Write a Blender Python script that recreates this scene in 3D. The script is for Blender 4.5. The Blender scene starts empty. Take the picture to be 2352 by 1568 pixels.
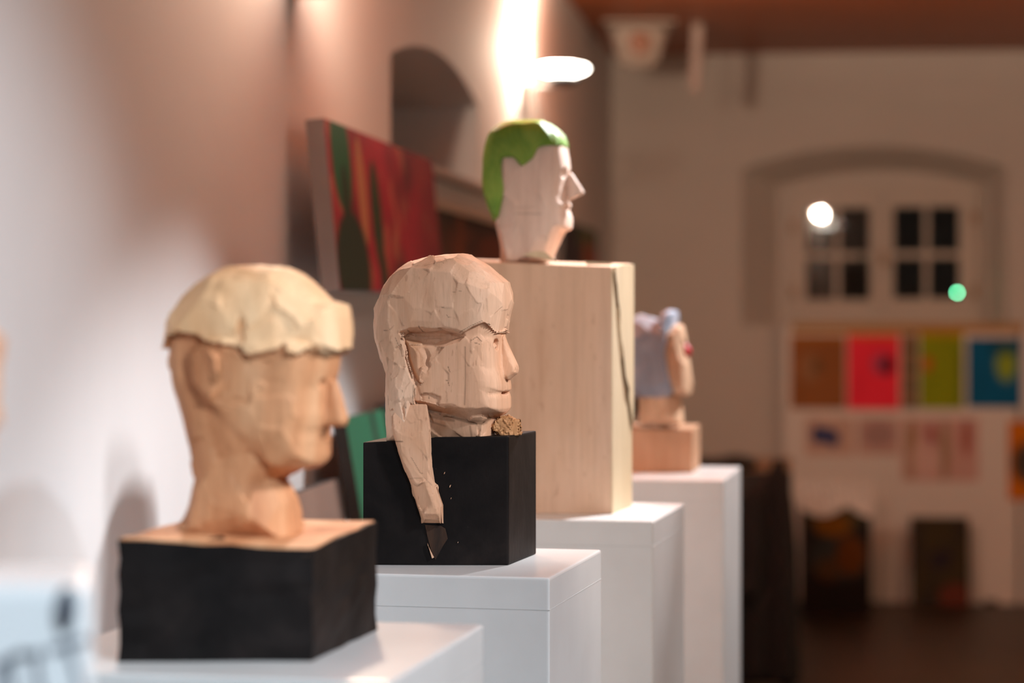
import bpy, bmesh, math, random
import numpy as np
from mathutils import Vector

C = bpy.context.scene.collection
SC = bpy.context.scene
CH = 1.43                      # eye height
F = 5553.0                     # focal length in photo pixels (85 mm on a 36 mm wide sensor)
TH = math.radians(7.02)        # the room is turned this much against the viewing direction
RA = math.radians(12.2)        # the row of pedestals

# ------------------------------------------------------------------ camera
cam = bpy.data.cameras.new('camera')
cam.lens = 85.0; cam.sensor_width = 36.0; cam.sensor_fit = 'HORIZONTAL'
cam.shift_y = -(784 - 710) / 2352.0
cam.dof.use_dof = True; cam.dof.focus_distance = 3.15
cam.dof.aperture_fstop = 2.75; cam.dof.aperture_blades = 0
cam.clip_start = 0.05; cam.clip_end = 60
co = bpy.data.objects.new('camera', cam); C.objects.link(co)
co.location = (0, 0, CH); co.rotation_euler = (math.pi/2, 0, 0)
SC.camera = co
vs = SC.view_settings
vs.view_transform = 'Standard'; vs.look = 'None'; vs.exposure = 0.0; vs.gamma = 1.0; vs.use_curve_mapping = False
SC.cycles.use_denoising = True
SC.cycles.max_bounces = 8; SC.cycles.sample_clamp_indirect = 6.0

# ------------------------------------------------------------------ world (night outside)
w = bpy.data.worlds.new('night'); SC.world = w; w.use_nodes = True
w.node_tree.nodes['Background'].inputs[0].default_value = (.05, .06, .09, 1)
w.node_tree.nodes['Background'].inputs[1].default_value = .12

# ------------------------------------------------------------------ gallery lights and added fills
def spot(name, loc, tgt, power, col, size, blend, radius=.05):
    l = bpy.data.lights.new(name, 'SPOT'); l.energy = power; l.color = col
    l.spot_size = math.radians(size); l.spot_blend = blend; l.shadow_soft_size = radius
    o = bpy.data.objects.new(name, l); C.objects.link(o); o.location = loc
    o.rotation_euler = (Vector(tgt) - Vector(loc)).to_track_quat('-Z', 'Y').to_euler()
    return o
def pointl(name, loc, power, col, radius=.1):
    l = bpy.data.lights.new(name, 'POINT'); l.energy = power; l.color = col; l.shadow_soft_size = radius
    o = bpy.data.objects.new(name, l); C.objects.link(o); o.location = loc; return o
WARM = (1, .60, .36); COOL = (.74, .89, 1.0); NEUT = (1, .95, .90)
spot('key_spotlight', (1.75, 2.0, 2.6), (-.3, 2.4, .9), 185, (.97, .97, 1), 59, .55, .12)
spot('near_spotlight', (1.15, -.5, 2.6), (-.75, 1.6, .6), 380, COOL, 61, .65, .06)
spot('front_fill', (1.2, 1.2, 2.6), (.14, 3.95, 1.10), 180, (1, .90, .82), 23, .55, .06)  # added fill for the front of the large block and its pedestal
spot('middle_spotlight', (.8, 4.75, 2.6), (.13, 4.05, 1.55), 320, (.95, .97, 1), 36, .7, .025)
spot('rear_spotlight', (1.3, 5.6, 2.6), (.35, 5.0, 1.1), 270, (.96, .98, 1), 42, .35, .03)
pointl('warm_fill', (2.7, 8.3, 1.4), 35, WARM, .08)  # unseen warm fill, added to brighten the far end
pointl('warm_fill', (1.6, 3.4, 2.5), 22, (1, .72, .56), .12)  # second added warm fill, above the near pedestals

# ------------------------------------------------------------------ helpers
def at(px, py, Y):
    return ((px - 1176) / F * Y, Y, CH + (710 - py) / F * Y)
def tag(o, label=None, cat=None, group=None, kind=None):
    if label: o['label'] = label
    if cat: o['category'] = cat
    if group: o['group'] = group
    if kind: o['kind'] = kind
    return o
def empty(name, loc, rz=0, label=None, cat=None, group=None):
    o = bpy.data.objects.new(name, None); C.objects.link(o)
    o.location = loc; o.rotation_euler = (0, 0, rz); o.empty_display_size = .05
    return tag(o, label, cat, group)
def put(name, me, mat, parent=None, loc=(0, 0, 0), rot=(0, 0, 0)):
    o = bpy.data.objects.new(name, me); C.objects.link(o)
    if mat is not None and not me.materials: me.materials.append(mat)
    if parent: o.parent = parent
    o.location = loc; o.rotation_euler = rot
    return o
def from_bm(name, bm, smooth=False):
    me = bpy.data.meshes.new(name)
    bmesh.ops.recalc_face_normals(bm, faces=bm.faces)
    bm.to_mesh(me); bm.free()
    if smooth:
        for p in me.polygons: p.use_smooth = True
    return me
def prism(name, foot, z0, z1, bevel=0.0, segs=2, jitter=0, seed=1, cuts=0):
    """closed solid over a footprint polygon"""
    bm = bmesh.new()
    if not isinstance(z1, (list, tuple)): z1 = [z1]*len(foot)
    lo = [bm.verts.new((x, y, z0)) for x, y in foot]
    hi = [bm.verts.new((p[0], p[1], z)) for p, z in zip(foot, z1)]
    n = len(foot)
    bm.faces.new(lo[::-1]); bm.faces.new(hi)
    for i in range(n):
        bm.faces.new((lo[i], lo[(i+1) % n], hi[(i+1) % n], hi[i]))
    if cuts:
        bmesh.ops.subdivide_edges(bm, edges=bm.edges[:], cuts=cuts, use_grid_fill=True)
        rnd = random.Random(seed)
        for v in bm.verts:
            v.co += Vector([rnd.uniform(-1, 1)*jitter for _ in range(3)])
            if v.co.z < z0: v.co.z = z0
    if bevel and not cuts:
        bmesh.ops.bevel(bm, geom=bm.edges[:], offset=bevel, segments=segs, affect='EDGES', profile=.6)
    return from_bm(name, bm)
def box(name, x0, x1, y0, y1, z0, z1, bevel=0.0, segs=2):
    return prism(name, [(x0, y0), (x1, y0), (x1, y1), (x0, y1)], z0, z1, bevel, segs)
def extrude_xz(name, pts, y0, y1, bevel=0):
    bm = bmesh.new()
    a = [bm.verts.new((x, y0, z)) for x, z in pts]; b = [bm.verts.new((x, y1, z)) for x, z in pts]
    n = len(pts); bm.faces.new(a); bm.faces.new(b[::-1])
    for i in range(n): bm.faces.new((a[i], b[i], b[(i+1) % n], a[(i+1) % n]))
    if bevel: bmesh.ops.bevel(bm, geom=bm.edges[:], offset=bevel, segments=2, affect='EDGES')
    return from_bm(name, bm)
def lathe(name, prof, n=40, sx=1, sy=1):
    bm = bmesh.new(); rings = []
    for r, z in prof:
        rings.append([bm.verts.new((max(r, 1e-5)*math.cos(2*math.pi*i/n)*sx, max(r, 1e-5)*math.sin(2*math.pi*i/n)*sy, z)) for i in range(n)])
    for a, b in zip(rings, rings[1:]):
        for i in range(n): bm.faces.new((a[i], a[(i+1) % n], b[(i+1) % n], b[i]))
    bm.faces.new(rings[0][::-1]); bm.faces.new(rings[-1])
    return from_bm(name, bm, True)
def tube(name, pts, r, n=10):
    bm = bmesh.new(); rings = []
    for k, p in enumerate(pts):
        p = Vector(p); d = (Vector(pts[min(k+1, len(pts)-1)]) - Vector(pts[max(k-1, 0)])).normalized()
        u = d.orthogonal().normalized() if k == 0 else (u - d*u.dot(d)).normalized()
        v = d.cross(u); rr = r[k] if isinstance(r, (list, tuple)) else r
        rings.append([bm.verts.new(p + (u*math.cos(2*math.pi*i/n) + v*math.sin(2*math.pi*i/n))*rr) for i in range(n)])
    for a, b in zip(rings, rings[1:]):
        for i in range(n): bm.faces.new((a[i], a[(i+1) % n], b[(i+1) % n], b[i]))
    bm.faces.new(rings[0][::-1]); bm.faces.new(rings[-1])
    return from_bm(name, bm, True)

# ------------------------------------------------------------------ materials
class M:
    def __init__(s, name, rough=.6, spec=.5, coat=0):
        s.m = bpy.data.materials.new(name); s.m.use_nodes = True
        s.n = s.m.node_tree.nodes; s.l = s.m.node_tree.links
        s.b = s.n['Principled BSDF']
        s.b.inputs['Roughness'].default_value = rough
        s.b.inputs['Specular IOR Level'].default_value = spec
        s.b.inputs['Coat Weight'].default_value = coat
        s.tc = None
    def coord(s, scale=(1, 1, 1), kind='Object'):
        if s.tc is None: s.tc = s.n.new('ShaderNodeTexCoord')
        mp = s.n.new('ShaderNodeMapping'); mp.inputs['Scale'].default_value = scale
        s.l.new(s.tc.outputs[kind], mp.inputs[0]); return mp.outputs[0]
    def noise(s, scale=5, detail=3, rough=.55, stretch=(1, 1, 1), dist=0):
        t = s.n.new('ShaderNodeTexNoise'); t.inputs['Scale'].default_value = scale
        t.inputs['Detail'].default_value = detail; t.inputs['Roughness'].default_value = rough
        t.inputs['Distortion'].default_value = dist
        s.l.new(s.coord(stretch), t.inputs['Vector']); return t.outputs[0]
    def ramp(s, fac, stops):
        r = s.n.new('ShaderNodeValToRGB'); el = r.color_ramp.elements
        while len(el) < len(stops): el.new(.5)
        for e, (p, c) in zip(el, stops):
            e.position = p; e.color = (*c, 1) if len(c) == 3 else c
        s.l.new(fac, r.inputs[0]); return r.outputs[0]
    def mix(s, fac, a, b, mode='MIX'):
        x = s.n.new('ShaderNodeMix'); x.data_type = 'RGBA'; x.blend_type = mode
        for i, v in ((0, fac), (6, a), (7, b)):
            if isinstance(v, (int, float)): x.inputs[i].default_value = v
            elif isinstance(v, tuple): x.inputs[i].default_value = (*v, 1)
            else: s.l.new(v, x.inputs[i])
        return x.outputs[2]
    def attr(s, name):
        a = s.n.new('ShaderNodeAttribute'); a.attribute_name = name; return a.outputs['Color']
    def color(s, c):
        if isinstance(c, tuple): s.b.inputs['Base Color'].default_value = (*c, 1)
        else: s.l.new(c, s.b.inputs['Base Color'])
        return s
    def bump(s, h, strength=.3, dist=.002):
        b = s.n.new('ShaderNodeBump'); b.inputs['Strength'].default_value = strength
        b.inputs['Distance'].default_value = dist
        s.l.new(h, b.inputs['Height']); s.l.new(b.outputs[0], s.b.inputs['Normal']); return s
def srgb(r, g, b):
    f = lambda v: (v/255/12.92) if v <= 10 else ((v/255+.055)/1.055)**2.4
    return (f(r), f(g), f(b))
def plain(name, col, rough=.6, var=.12, scale=8, bump=0, **k):
    m = M(name, rough, **k)
    c2 = tuple(v*(1-var) for v in col)
    m.color(m.ramp(m.noise(scale), [(.3, c2), (.7, col)]))
    if bump: m.bump(m.noise(scale*12), bump, .001)
    return m.m
def wood(name, light, mid, dark, scale=1.0, rough=.62, stain=True, grain=1.0, speckle=.35):
    m = M(name, rough, spec=.35)
    base = m.ramp(m.noise(9*scale, 4, .55, (1, 1, .35), .6), [(.3, dark), (.48, mid), (.72, light)])
    fine = m.ramp(m.noise(60*scale, 4, .7, (1.6, 1.6, .07), .4), [(.28, (.70*1, .66, .62)), (.55, (1, 1, 1))])
    c = m.mix(.55*grain, base, fine, 'MULTIPLY')
    if speckle:
        sp = m.ramp(m.noise(210*scale, 2, .6, (1, 1, .25)), [(.26, (.5, .38, .3)), (.36, (1, 1, 1))])
        c = m.mix(speckle, c, sp, 'MULTIPLY')
    if stain:
        a = m.attr('stain'); c = m.mix(a, c, tuple(v*.30 for v in dark))
    m.color(c)
    m.bump(m.noise(120*scale, 3, .6, (1.5, 1.5, .12)), .25, .0012)
    return m.m

WHITE = (.80, .79, .77)
wallm = M('wall_plaster', .85, spec=.2)
wallm.color(wallm.ramp(wallm.noise(1.2, 4), [(.3, (.595, .588, .585)), (.7, (.645, .637, .633))]))
wallm.bump(wallm.noise(30, 4), .1, .002); wall_m = wallm.m
far_m = plain('far_wall_plaster', (.60, .535, .48), .85, .07, 1.5, spec=.2)
fl = M('floor_boards', .45)
fl.color(fl.mix(.5, fl.ramp(fl.noise(3, 4, .6, (1, .2, 1)), [(.3, (.035, .022, .013)), (.7, (.062, .040, .022))]),
    fl.ramp(fl.noise(.9, 2), [(.35, (.5, .45, .4)), (.65, (1, 1, 1))]), 'MULTIPLY')); floor_m = fl.m
ce = M('ceiling_wood', .42, spec=.25)
ce.color(ce.ramp(ce.noise(4, 4, .6, (.15, 1, 1), .5), [(.3, (.24, .050, .006)), (.7, (.36, .080, .010))])); ceil_m = ce.m
pd = M('pedestal_white_paint', .28, spec=.5)
pd.color(pd.ramp(pd.noise(6, 5), [(.30, (.63, .63, .625)), (.6, (.685, .69, .687))]))
pd.bump(pd.noise(40, 3), .03, .001); ped_m = pd.m
seam_m = plain('pedestal_seam', (.50, .50, .49), .6)
bk = M('black_paint', .6, spec=.12)
bkc = bk.ramp(bk.noise(9, 5, .6, (1, 1, 1), .4), [(.34, (.0034, .0026, .0027)), (.56, (.010, .0074, .0070)), (.76, (.024, .017, .015))])
bkc = bk.mix(1.0, bkc, bk.ramp(bk.noise(170, 3, .8, (1, 1, 1)), [(.72, (0, 0, 0)), (.80, (.07, .055, .045))]), 'ADD')
bk.color(bkc); bk.bump(bk.noise(55, 4, .6, (1, 1, .5)), .35, .0015); black_m = bk.m

w1 = wood('maple_warm', srgb(228, 178, 136), srgb(212, 150, 106), srgb(172, 106, 66), 1.2)
w1h = wood('maple_warm_lit_hair', srgb(252, 214, 172), srgb(242, 196, 150), srgb(222, 168, 120))  # same maple, with the brighter light on the hair put into the colour
w2 = wood('limewood', srgb(232, 192, 162), srgb(220, 174, 142), srgb(196, 144, 106))
w2h = wood('limewood_hair', srgb(236, 202, 176), srgb(226, 186, 156), srgb(206, 158, 124))
w2k = wood('raw_wood_chunk', srgb(206, 160, 116), srgb(182, 132, 88), srgb(138, 92, 56), 2)
w3 = wood('pale_limewood', srgb(222, 190, 166), srgb(214, 178, 150), srgb(198, 158, 128), .7)
w3f = wood('pale_limewood_head', srgb(230, 206, 192), srgb(222, 196, 180), srgb(208, 178, 160), .8, speckle=.1)
w3b = wood('cream_limewood', srgb(222, 202, 172), srgb(214, 192, 158), srgb(196, 172, 136), .7, speckle=.1)
w4 = wood('alder_wood', srgb(204, 162, 132), srgb(190, 146, 114), srgb(172, 126, 94), .7, speckle=.1)
w4f = wood('alder_face', srgb(228, 190, 158), srgb(220, 178, 144), srgb(205, 160, 124), .7, speckle=.1)
def paintm(name, a, b, c, sc=22):
    m = M(name, .5, spec=.4)
    m.color(m.ramp(m.noise(sc, 4, .6, (1, 1, .6), .8), [(.28, a), (.5, b), (.74, c)]))
    m.bump(m.noise(60, 3), .4, .002); return m.m
green_m = paintm('green_paint', srgb(80, 126, 36), srgb(112, 150, 50), srgb(146, 170, 70))
hood_m = paintm('grey_blue_paint', srgb(122, 126, 136), srgb(142, 146, 158), srgb(166, 172, 186))
red_m = plain('red_paint', srgb(216, 26, 52), .4)
dark_m = plain('matt_black', (.012, .012, .013), .7)

# ------------------------------------------------------------------ carving tools (implicit surfaces)
def poly_dist(P, X, Z):
    """signed distance to polygon, positive inside"""
    P = np.asarray(P, float); n = len(P)
    best = np.full(X.shape, 1e9); ins = np.zeros(X.shape, bool)
    for i in range(n):
        ax, az = P[i]; bx, bz = P[(i+1) % n]
        ex, ez = bx-ax, bz-az; L = ex*ex+ez*ez+1e-18
        t = np.clip(((X-ax)*ex+(Z-az)*ez)/L, 0, 1)
        best = np.minimum(best, np.hypot(X-ax-t*ex, Z-az-t*ez))
        if az != bz:
            c = ((az > Z) != (bz > Z)) & (X < (bx-ax)*(Z-az)/(bz-az)+ax)
            ins ^= c
    return np.where(ins, best, -best)
def sstep(d, w):
    t = np.clip(d/w*.5+.5, 0, 1); return t*t*(3-2*t)
def smin(a, b, k):
    h = np.clip(.5+.5*(b-a)/k, 0, 1); return b*(1-h)+a*h-k*h*(1-h)
def nets(Fd, org, h):
    s = Fd.shape; ins = Fd < 0
    cnt = np.zeros((s[0]-1, s[1]-1, s[2]-1), np.int8)
    cor = [(a, b, c) for a in (0, 1) for b in (0, 1) for c in (0, 1)]
    for a, b, c in cor: cnt += ins[a:s[0]-1+a, b:s[1]-1+b, c:s[2]-1+c]
    act = (cnt > 0) & (cnt < 8); I, J, K = np.nonzero(act)
    vals = {q: Fd[I+q[0], J+q[1], K+q[2]] for q in cor}
    acc = np.zeros((len(I), 3)); num = np.zeros(len(I))
    for q in cor:
        for ax in range(3):
            if q[ax]: continue
            r = list(q); r[ax] = 1; r = tuple(r)
            va, vb = vals[q], vals[r]; m = (va < 0) != (vb < 0)
            t = np.where(m, va/np.where(m, va-vb, 1), 0)
            p = np.tile(np.array(q, float), (len(I), 1)); p[:, ax] += t
            acc += p*m[:, None]; num += m
    V = (np.stack([I, J, K], 1)+acc/num[:, None])*h+np.array(org)
    idx = np.full(act.shape, -1, np.int64); idx[I, J, K] = np.arange(len(I))
    Q = []
    for ax in range(3):
        sl0 = [slice(None)]*3; sl1 = [slice(None)]*3; sl0[ax] = slice(0, -1); sl1[ax] = slice(1, None)
        A, B = ins[tuple(sl0)], ins[tuple(sl1)]
        e = np.nonzero(A != B); e = [np.array(x) for x in e]; sgn = A[tuple(e)]
        o = [(ax+1) % 3, (ax+2) % 3]
        ok = np.ones(len(e[0]), bool)
        for k in o: ok &= (e[k] > 0) & (e[k] < s[k]-1)
        e = [x[ok] for x in e]; sgn = sgn[ok]
        def cell(du, dv):
            q = [x.copy() for x in e]; q[o[0]] = q[o[0]]-du; q[o[1]] = q[o[1]]-dv
            return idx[q[0], q[1], q[2]]
        q = np.stack([cell(1, 1), cell(0, 1), cell(0, 0), cell(1, 0)], 1)
        Q.append(np.where(sgn[:, None], q, q[:, ::-1]))
    return V, np.concatenate(Q)
def vnorm(V, Q):
    a = V[Q[:, 2]]-V[Q[:, 0]]; b = V[Q[:, 3]]-V[Q[:, 1]]; n = np.cross(a, b)
    N = np.zeros_like(V)
    for k in range(4):
        for c in range(3): N[:, c] += np.bincount(Q[:, k], n[:, c], len(V))
    return N/(np.linalg.norm(N, axis=1, keepdims=True)+1e-12)
def chisel(V, Q, seeds, strength, seed=3, kn=.03, stretch=(1, 1, .75), fine=None):
    """flatten the surface into flat tool cuts"""
    rng = np.random.RandomState(seed); N = vnorm(V, Q)
    fm = np.zeros(len(V)) if fine is None else np.clip((V[:, 0]-fine)/.012, 0, 1)
    pr = 1+7*fm; S = rng.choice(len(V), min(seeds, len(V)), replace=False, p=pr/pr.sum())
    A = np.concatenate([V*np.array(stretch), N*kn], 1).astype(np.float32); B = A[S]
    own = np.empty(len(V), int)
    for i in range(0, len(V), 8000):
        d = ((A[i:i+8000, None, :]-B[None])**2).sum(2); own[i:i+8000] = d.argmin(1)
    cen = np.zeros((len(S), 3)); nn = np.zeros((len(S), 3)); ct = np.bincount(own, minlength=len(S))+1e-9
    for c in range(3):
        cen[:, c] = np.bincount(own, V[:, c], len(S))/ct; nn[:, c] = np.bincount(own, N[:, c], len(S))
    nn /= np.linalg.norm(nn, axis=1, keepdims=True)+1e-12
    d = ((V-cen[own])*nn[own]).sum(1); d = np.clip(d, -.005, .005)*(1-.75*fm)
    return V-nn[own]*(d*strength)[:, None]
def nmesh(name, V, Q, stain=None, smooth=True):
    me = bpy.data.meshes.new(name); me.from_pydata(V.tolist(), [], Q.tolist())
    a = me.color_attributes.new('stain', 'FLOAT_COLOR', 'POINT')
    s = np.zeros((len(V), 4), np.float32); s[:, 3] = 1
    if stain is not None: s[:, :3] = np.clip(stain(V), 0, 1)[:, None]
    a.data.foreach_set('color', s.ravel())
    me.polygons.foreach_set('use_smooth', np.full(len(Q), smooth)); me.update()
    return me
def grid(x0, x1, y0, y1, z0, z1, h):
    X = np.arange(x0, x1+h, h, dtype=np.float32); Y = np.arange(y0, y1+h, h, dtype=np.float32); Z = np.arange(z0, z1+h, h, dtype=np.float32)
    return X, Y, Z
class Frame:
    """turns points traced on the photo into the carving's own x (forward) / z (up) metres"""
    def __init__(s, px0, pz_base, Y, rot, mid=0, squash=1):
        s.mid, s.sq = mid, squash            # boxy heads seen at an angle look longer than their profile
        s.px0, s.Y, s.sc, s.rot = px0, Y, Y/F, rot
        s.base = pz_base; s.c = math.cos(rot)
    def p(s, pts, raw=False): return [(((x if raw else s.mid+(x-s.mid)*s.sq)-s.px0)*s.sc/s.c, CH+(710-y)*s.sc-s.base) for x, y in pts]
    def loc(s): return ((s.px0-1176)*s.sc, s.Y, s.base)
def inflate(x2, z2, y, poly, W, R, p, inset=0):
    d = (poly_dist(poly, x2, z2)-inset)[:, None, :]
    W = np.broadcast_to(np.asarray(W, np.float32), x2.shape)[:, None, :] if np.ndim(W) else W
    f = (np.abs(y/W)**p+np.maximum(1-d/R, 0)**p)**(1/p)-1
    return (f*np.minimum(W, R)*.8).astype(np.float32)
def ellip(X, Y, Z, c, r):
    q = np.sqrt(((X-c[0])/r[0])**2+((Y-c[1])/r[1])**2+((Z-c[2])/r[2])**2); return (q-1)*min(r)
def carve_head(fr, sil, W0, R, p=2.6, layers=(), nose=None, nose_w=(.006, .014), hair=None, hair_up=.005,
               taper=.12, h=.0016, extra=None, nose_r=.007):
    """returns signed fields for head and hair plus the grid"""
    P = fr.p(sil); xs = [a for a, b in P]; zs = [b for a, b in P]
    nz_ = fr.p(nose, True) if nose else []
    X, Y, Z = grid(min(xs)-.01, max(xs+[a for a, b in nz_])+.012, -W0-.034, W0+.034, min(zs)-.008, max(zs)+.01, h)
    x2, z2 = np.meshgrid(X, Z, indexing='ij'); x3 = X[:, None, None]; y3 = Y[None, :, None]; z3 = Z[None, None, :]
    xc = (min(xs)+max(xs))/2; L = (max(xs)-min(xs))/2
    W = W0*(1-taper*np.clip((x2-xc)/L, -1, 1))
    for poly, dlt, wd in layers: W = W+dlt*sstep(poly_dist(fr.p(poly), x2, z2), wd)
    W = np.maximum(W, .012)
    ins = hair_up*sstep(poly_dist(fr.p(hair), x2, z2), .0015) if hair else 0
    f = inflate(x2, z2, y3, P, W, R, p, ins)
    if nose:
        zl = [b for a, b in nz_]; zt = (max(zl)-z2)/(max(zl)-min(zl)); wn = nose_w[0]+(nose_w[1]-nose_w[0])*np.clip(zt, 0, 1)
        fn = inflate(x2, z2, y3, nz_, wn, nose_r, 2.0); f = smin(f, fn, .002)
    if extra: f = extra(f, x3, y3, z3, fr)
    fh = None
    if hair:
        dm = poly_dist(fr.p(hair), x2, z2)[:, None, :].astype(np.float32)
        fh = np.maximum(f-hair_up, -dm*.9); f = f+.0012*sstep(dm-.002, .002)
    return f, fh, (X[0], Y[0], Z[0]), h
def stroke_stain(fr, strokes):
    """strokes: (polyline in photo points, half width m, amount)"""
    S = [(np.array(fr.p(pl)), wd, am) for pl, wd, am in strokes]
    def fn(V):
        out = np.zeros(len(V))
        for P, wd, am in S:
            for a, b in zip(P, P[1:]):
                e = b-a; t = np.clip(((V[:, [0, 2]]-a)@e)/(e@e+1e-12), 0, 1)
                d = np.linalg.norm(V[:, [0, 2]]-a-t[:, None]*e, axis=1)
                out = np.maximum(out, am*np.clip(1.5-d/wd, 0, 1))
        return out*(V[:, 1] < .02)
    return fn
def build(name, f, org, h, mat, parent, seeds=150, strength=.8, seed=3, stain=None, rough=0, label=None, rz=0, stretch=(1, 1, .75), fine=None):
    V, Q = nets(f, org, h)
    if seeds: V = chisel(V, Q, seeds, strength, seed, stretch=stretch, fine=fine)
    if rough:
        rng = np.random.RandomState(seed+9); N = vnorm(V, Q)
        for k in range(6):
            w_ = rng.normal(size=3)*np.array([220, 220, 60]); V = V+N*(np.sin(V@w_+rng.rand()*6)*rough/3)[:, None]
    o = put(name, nmesh(name, V, Q, stain), mat, parent, rot=(0, 0, rz))
    if label: o['label'] = label
    return o

# ------------------------------------------------------------------ the room
CX, CY = .499, 12.1                        # corner between left wall and far wall
cs, sn = math.cos(TH), math.sin(TH)
def ring_arch(y0, y1, zs, zp, zc, n=26):
    """outline of the opening, starting at lower y0 corner"""
    L = y1-y0; s = zc-zp; Rr = (L*L/4+s*s)/(2*s); cz = zc-Rr; cy = (y0+y1)/2
    a0 = math.asin(L/2/Rr); pts = []
    for i in range(n+1):
        a = -a0+2*a0*i/n; pts.append((cy+Rr*math.sin(a), cz+Rr*math.cos(a)))
    return pts
def wall_niche(name, ya, yb, z1, nich, depth, mat, loc, rz, back=True, inner=None):
    """wall in its own frame: plane x=0 facing +x, along y, opening sinks to -x"""
    y0, y1, zs, zp, zc = nich; arch = ring_arch(y0, y1, zs, zp, zc); bm = bmesh.new()
    V = lambda x, y, z: bm.verts.new((x, y, z))
    def quad(*p): bm.faces.new([V(*q) for q in p])
    quad((0, ya, 0), (0, y0, 0), (0, y0, z1), (0, ya, z1)); quad((0, y1, 0), (0, yb, 0), (0, yb, z1), (0, y1, z1))
    quad((0, y0, 0), (0, y1, 0), (0, y1, zs), (0, y0, zs))
    q0, q1, qs, qp, qc = inner or nich; arc2 = ring_arch(q0, q1, qs, qp, qc)
    for (a, za), (b, zb), (c, zc_), (d, zd) in zip(arch, arch[1:], arc2, arc2[1:]):
        quad((0, a, za), (0, b, zb), (0, b, z1), (0, a, z1))
        quad((0, a, za), (-depth, c, zc_), (-depth, d, zd), (0, b, zb))
        if back: quad((-depth, c, qs), (-depth, d, qs), (-depth, d, zd), (-depth, c, zc_))
    quad((0, y0, zs), (0, y0, zp), (-depth, q0, qp), (-depth, q0, qs))
    quad((0, y1, zs), (0, y1, zp), (-depth, q1, qp), (-depth, q1, qs))
    quad((0, y0, zs), (-depth, q0, qs), (-depth, q1, qs), (0, y1, zs))
    bmesh.ops.remove_doubles(bm, verts=bm.verts, dist=1e-5)
    me = from_bm(name, bm)
    o = put(name, me, mat, None, loc, (0, 0, rz)); tag(o, kind='structure'); return o
ZC = CH+1.27
# left wall: local y=0 at the depth Y=0
wl0 = (-.992, 0, 0)
wall_niche('wall_left', -3.0, 12.1/cs+.02, ZC, (5.72/cs, 7.25/cs, 1.80, 2.035, 2.115), .42, wall_m, wl0, -TH)
def WL(Y, off=0, Z=0):                      # point off the left wall
    return (-.992+math.tan(TH)*Y+off*cs, Y-off*sn, Z)
# far wall: local frame turned so that +x faces the camera, y runs to the left
def FW(u, off=0, Z=0):                      # u metres right of the corner, off metres into the room
    return (CX+u*cs-off*sn, CY-u*sn-off*cs, Z)
def farpx(px, off=0):
    """distance u along the far wall of a photo column"""
    t = (px-1176)/F; x0, y0, _ = FW(0, off)
    return (t*y0-x0)/(cs+t*sn)
u0, u1 = farpx(1703), farpx(2312)
ZF = lambda y: CH+(710-y)/F*11.9
wall_niche('wall_far', .0, 5.2, ZC, (u0, u1, ZF(747), ZF(385), ZF(334)), .30, far_m, (CX, CY, 0), -TH-math.pi/2, back=False,
           inner=(farpx(1806, -.3), farpx(2252, -.3), ZF(747), CH+(710-436)/F*12.2, CH+(710-405)/F*12.2))
# cornice ledge on the far wall
def fbox(name, ua, ub, o0, o1, z0, z1, mat, bev=0, parent=None):
    """box in the far wall's frame (u to the right, o into the room)"""
    me = box(name, 0, ub-ua, -o1, -o0, 0, z1-z0, bev)
    return put(name, me, mat, parent, FW(ua, 0, z0), (0, 0, -TH))
o = fbox('trim_1', .62, 5.1, 0, .035, ZF(228), ZF(205), far_m, .004); tag(o, kind='structure')
# other walls, floor, ceiling
def rect_uv(name, pts, mat):
    bm = bmesh.new(); bm.faces.new([bm.verts.new(p) for p in pts]); me = from_bm(name, bm)
    return tag(put(name, me, mat), kind='structure')
def slab(name, z0, z1, mat):
    c = [FW(-.3, -.3), FW(5.3, -.3), FW(5.3, 15.3), FW(-.3, 15.3)]
    return tag(put(name, prism(name, [(p[0], p[1]) for p in c][::-1], z0, z1), mat), kind='structure')
slab('floor', -.1, 0, floor_m); slab('ceiling', ZC, ZC+.1, ceil_m)
def wallseg(name, a, b, mat):
    return rect_uv(name, [(a[0], a[1], 0), (b[0], b[1], 0), (b[0], b[1], ZC), (a[0], a[1], ZC)], mat)
wallseg('wall_right', FW(5.2, 0), FW(5.2, 15.1), wall_m)
wallseg('wall_back', FW(5.2, 15.05), FW(0, 15.05), wall_m)

# ------------------------------------------------------------------ window in the far wall
frame_m = plain('window_paint', (.55, .47, .40), .5, .05, 4)
gl = M('window_glass', .02); gl.b.inputs['Transmission Weight'].default_value = 1.0
gl.b.inputs['IOR'].default_value = 1.5; gl.color((.9, .95, .93)); glass_m = gl.m
win = empty('window_1', FW((u0+u1)/2, -.22, 0), -TH); tag(win, kind='structure')
um = (u0+u1)/2
def ux(px): return farpx(px, -.22)-um
def wz(y): return CH+(710-y)/F*12.1
def wbox(name, xa, xb, ya, yb, za, zb, mat, parent=win, bev=.004):
    return put(name, box(name, xa, xb, ya, yb, za, zb, bev), mat, parent)
lo, hi = wz(752), wz(328)
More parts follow.
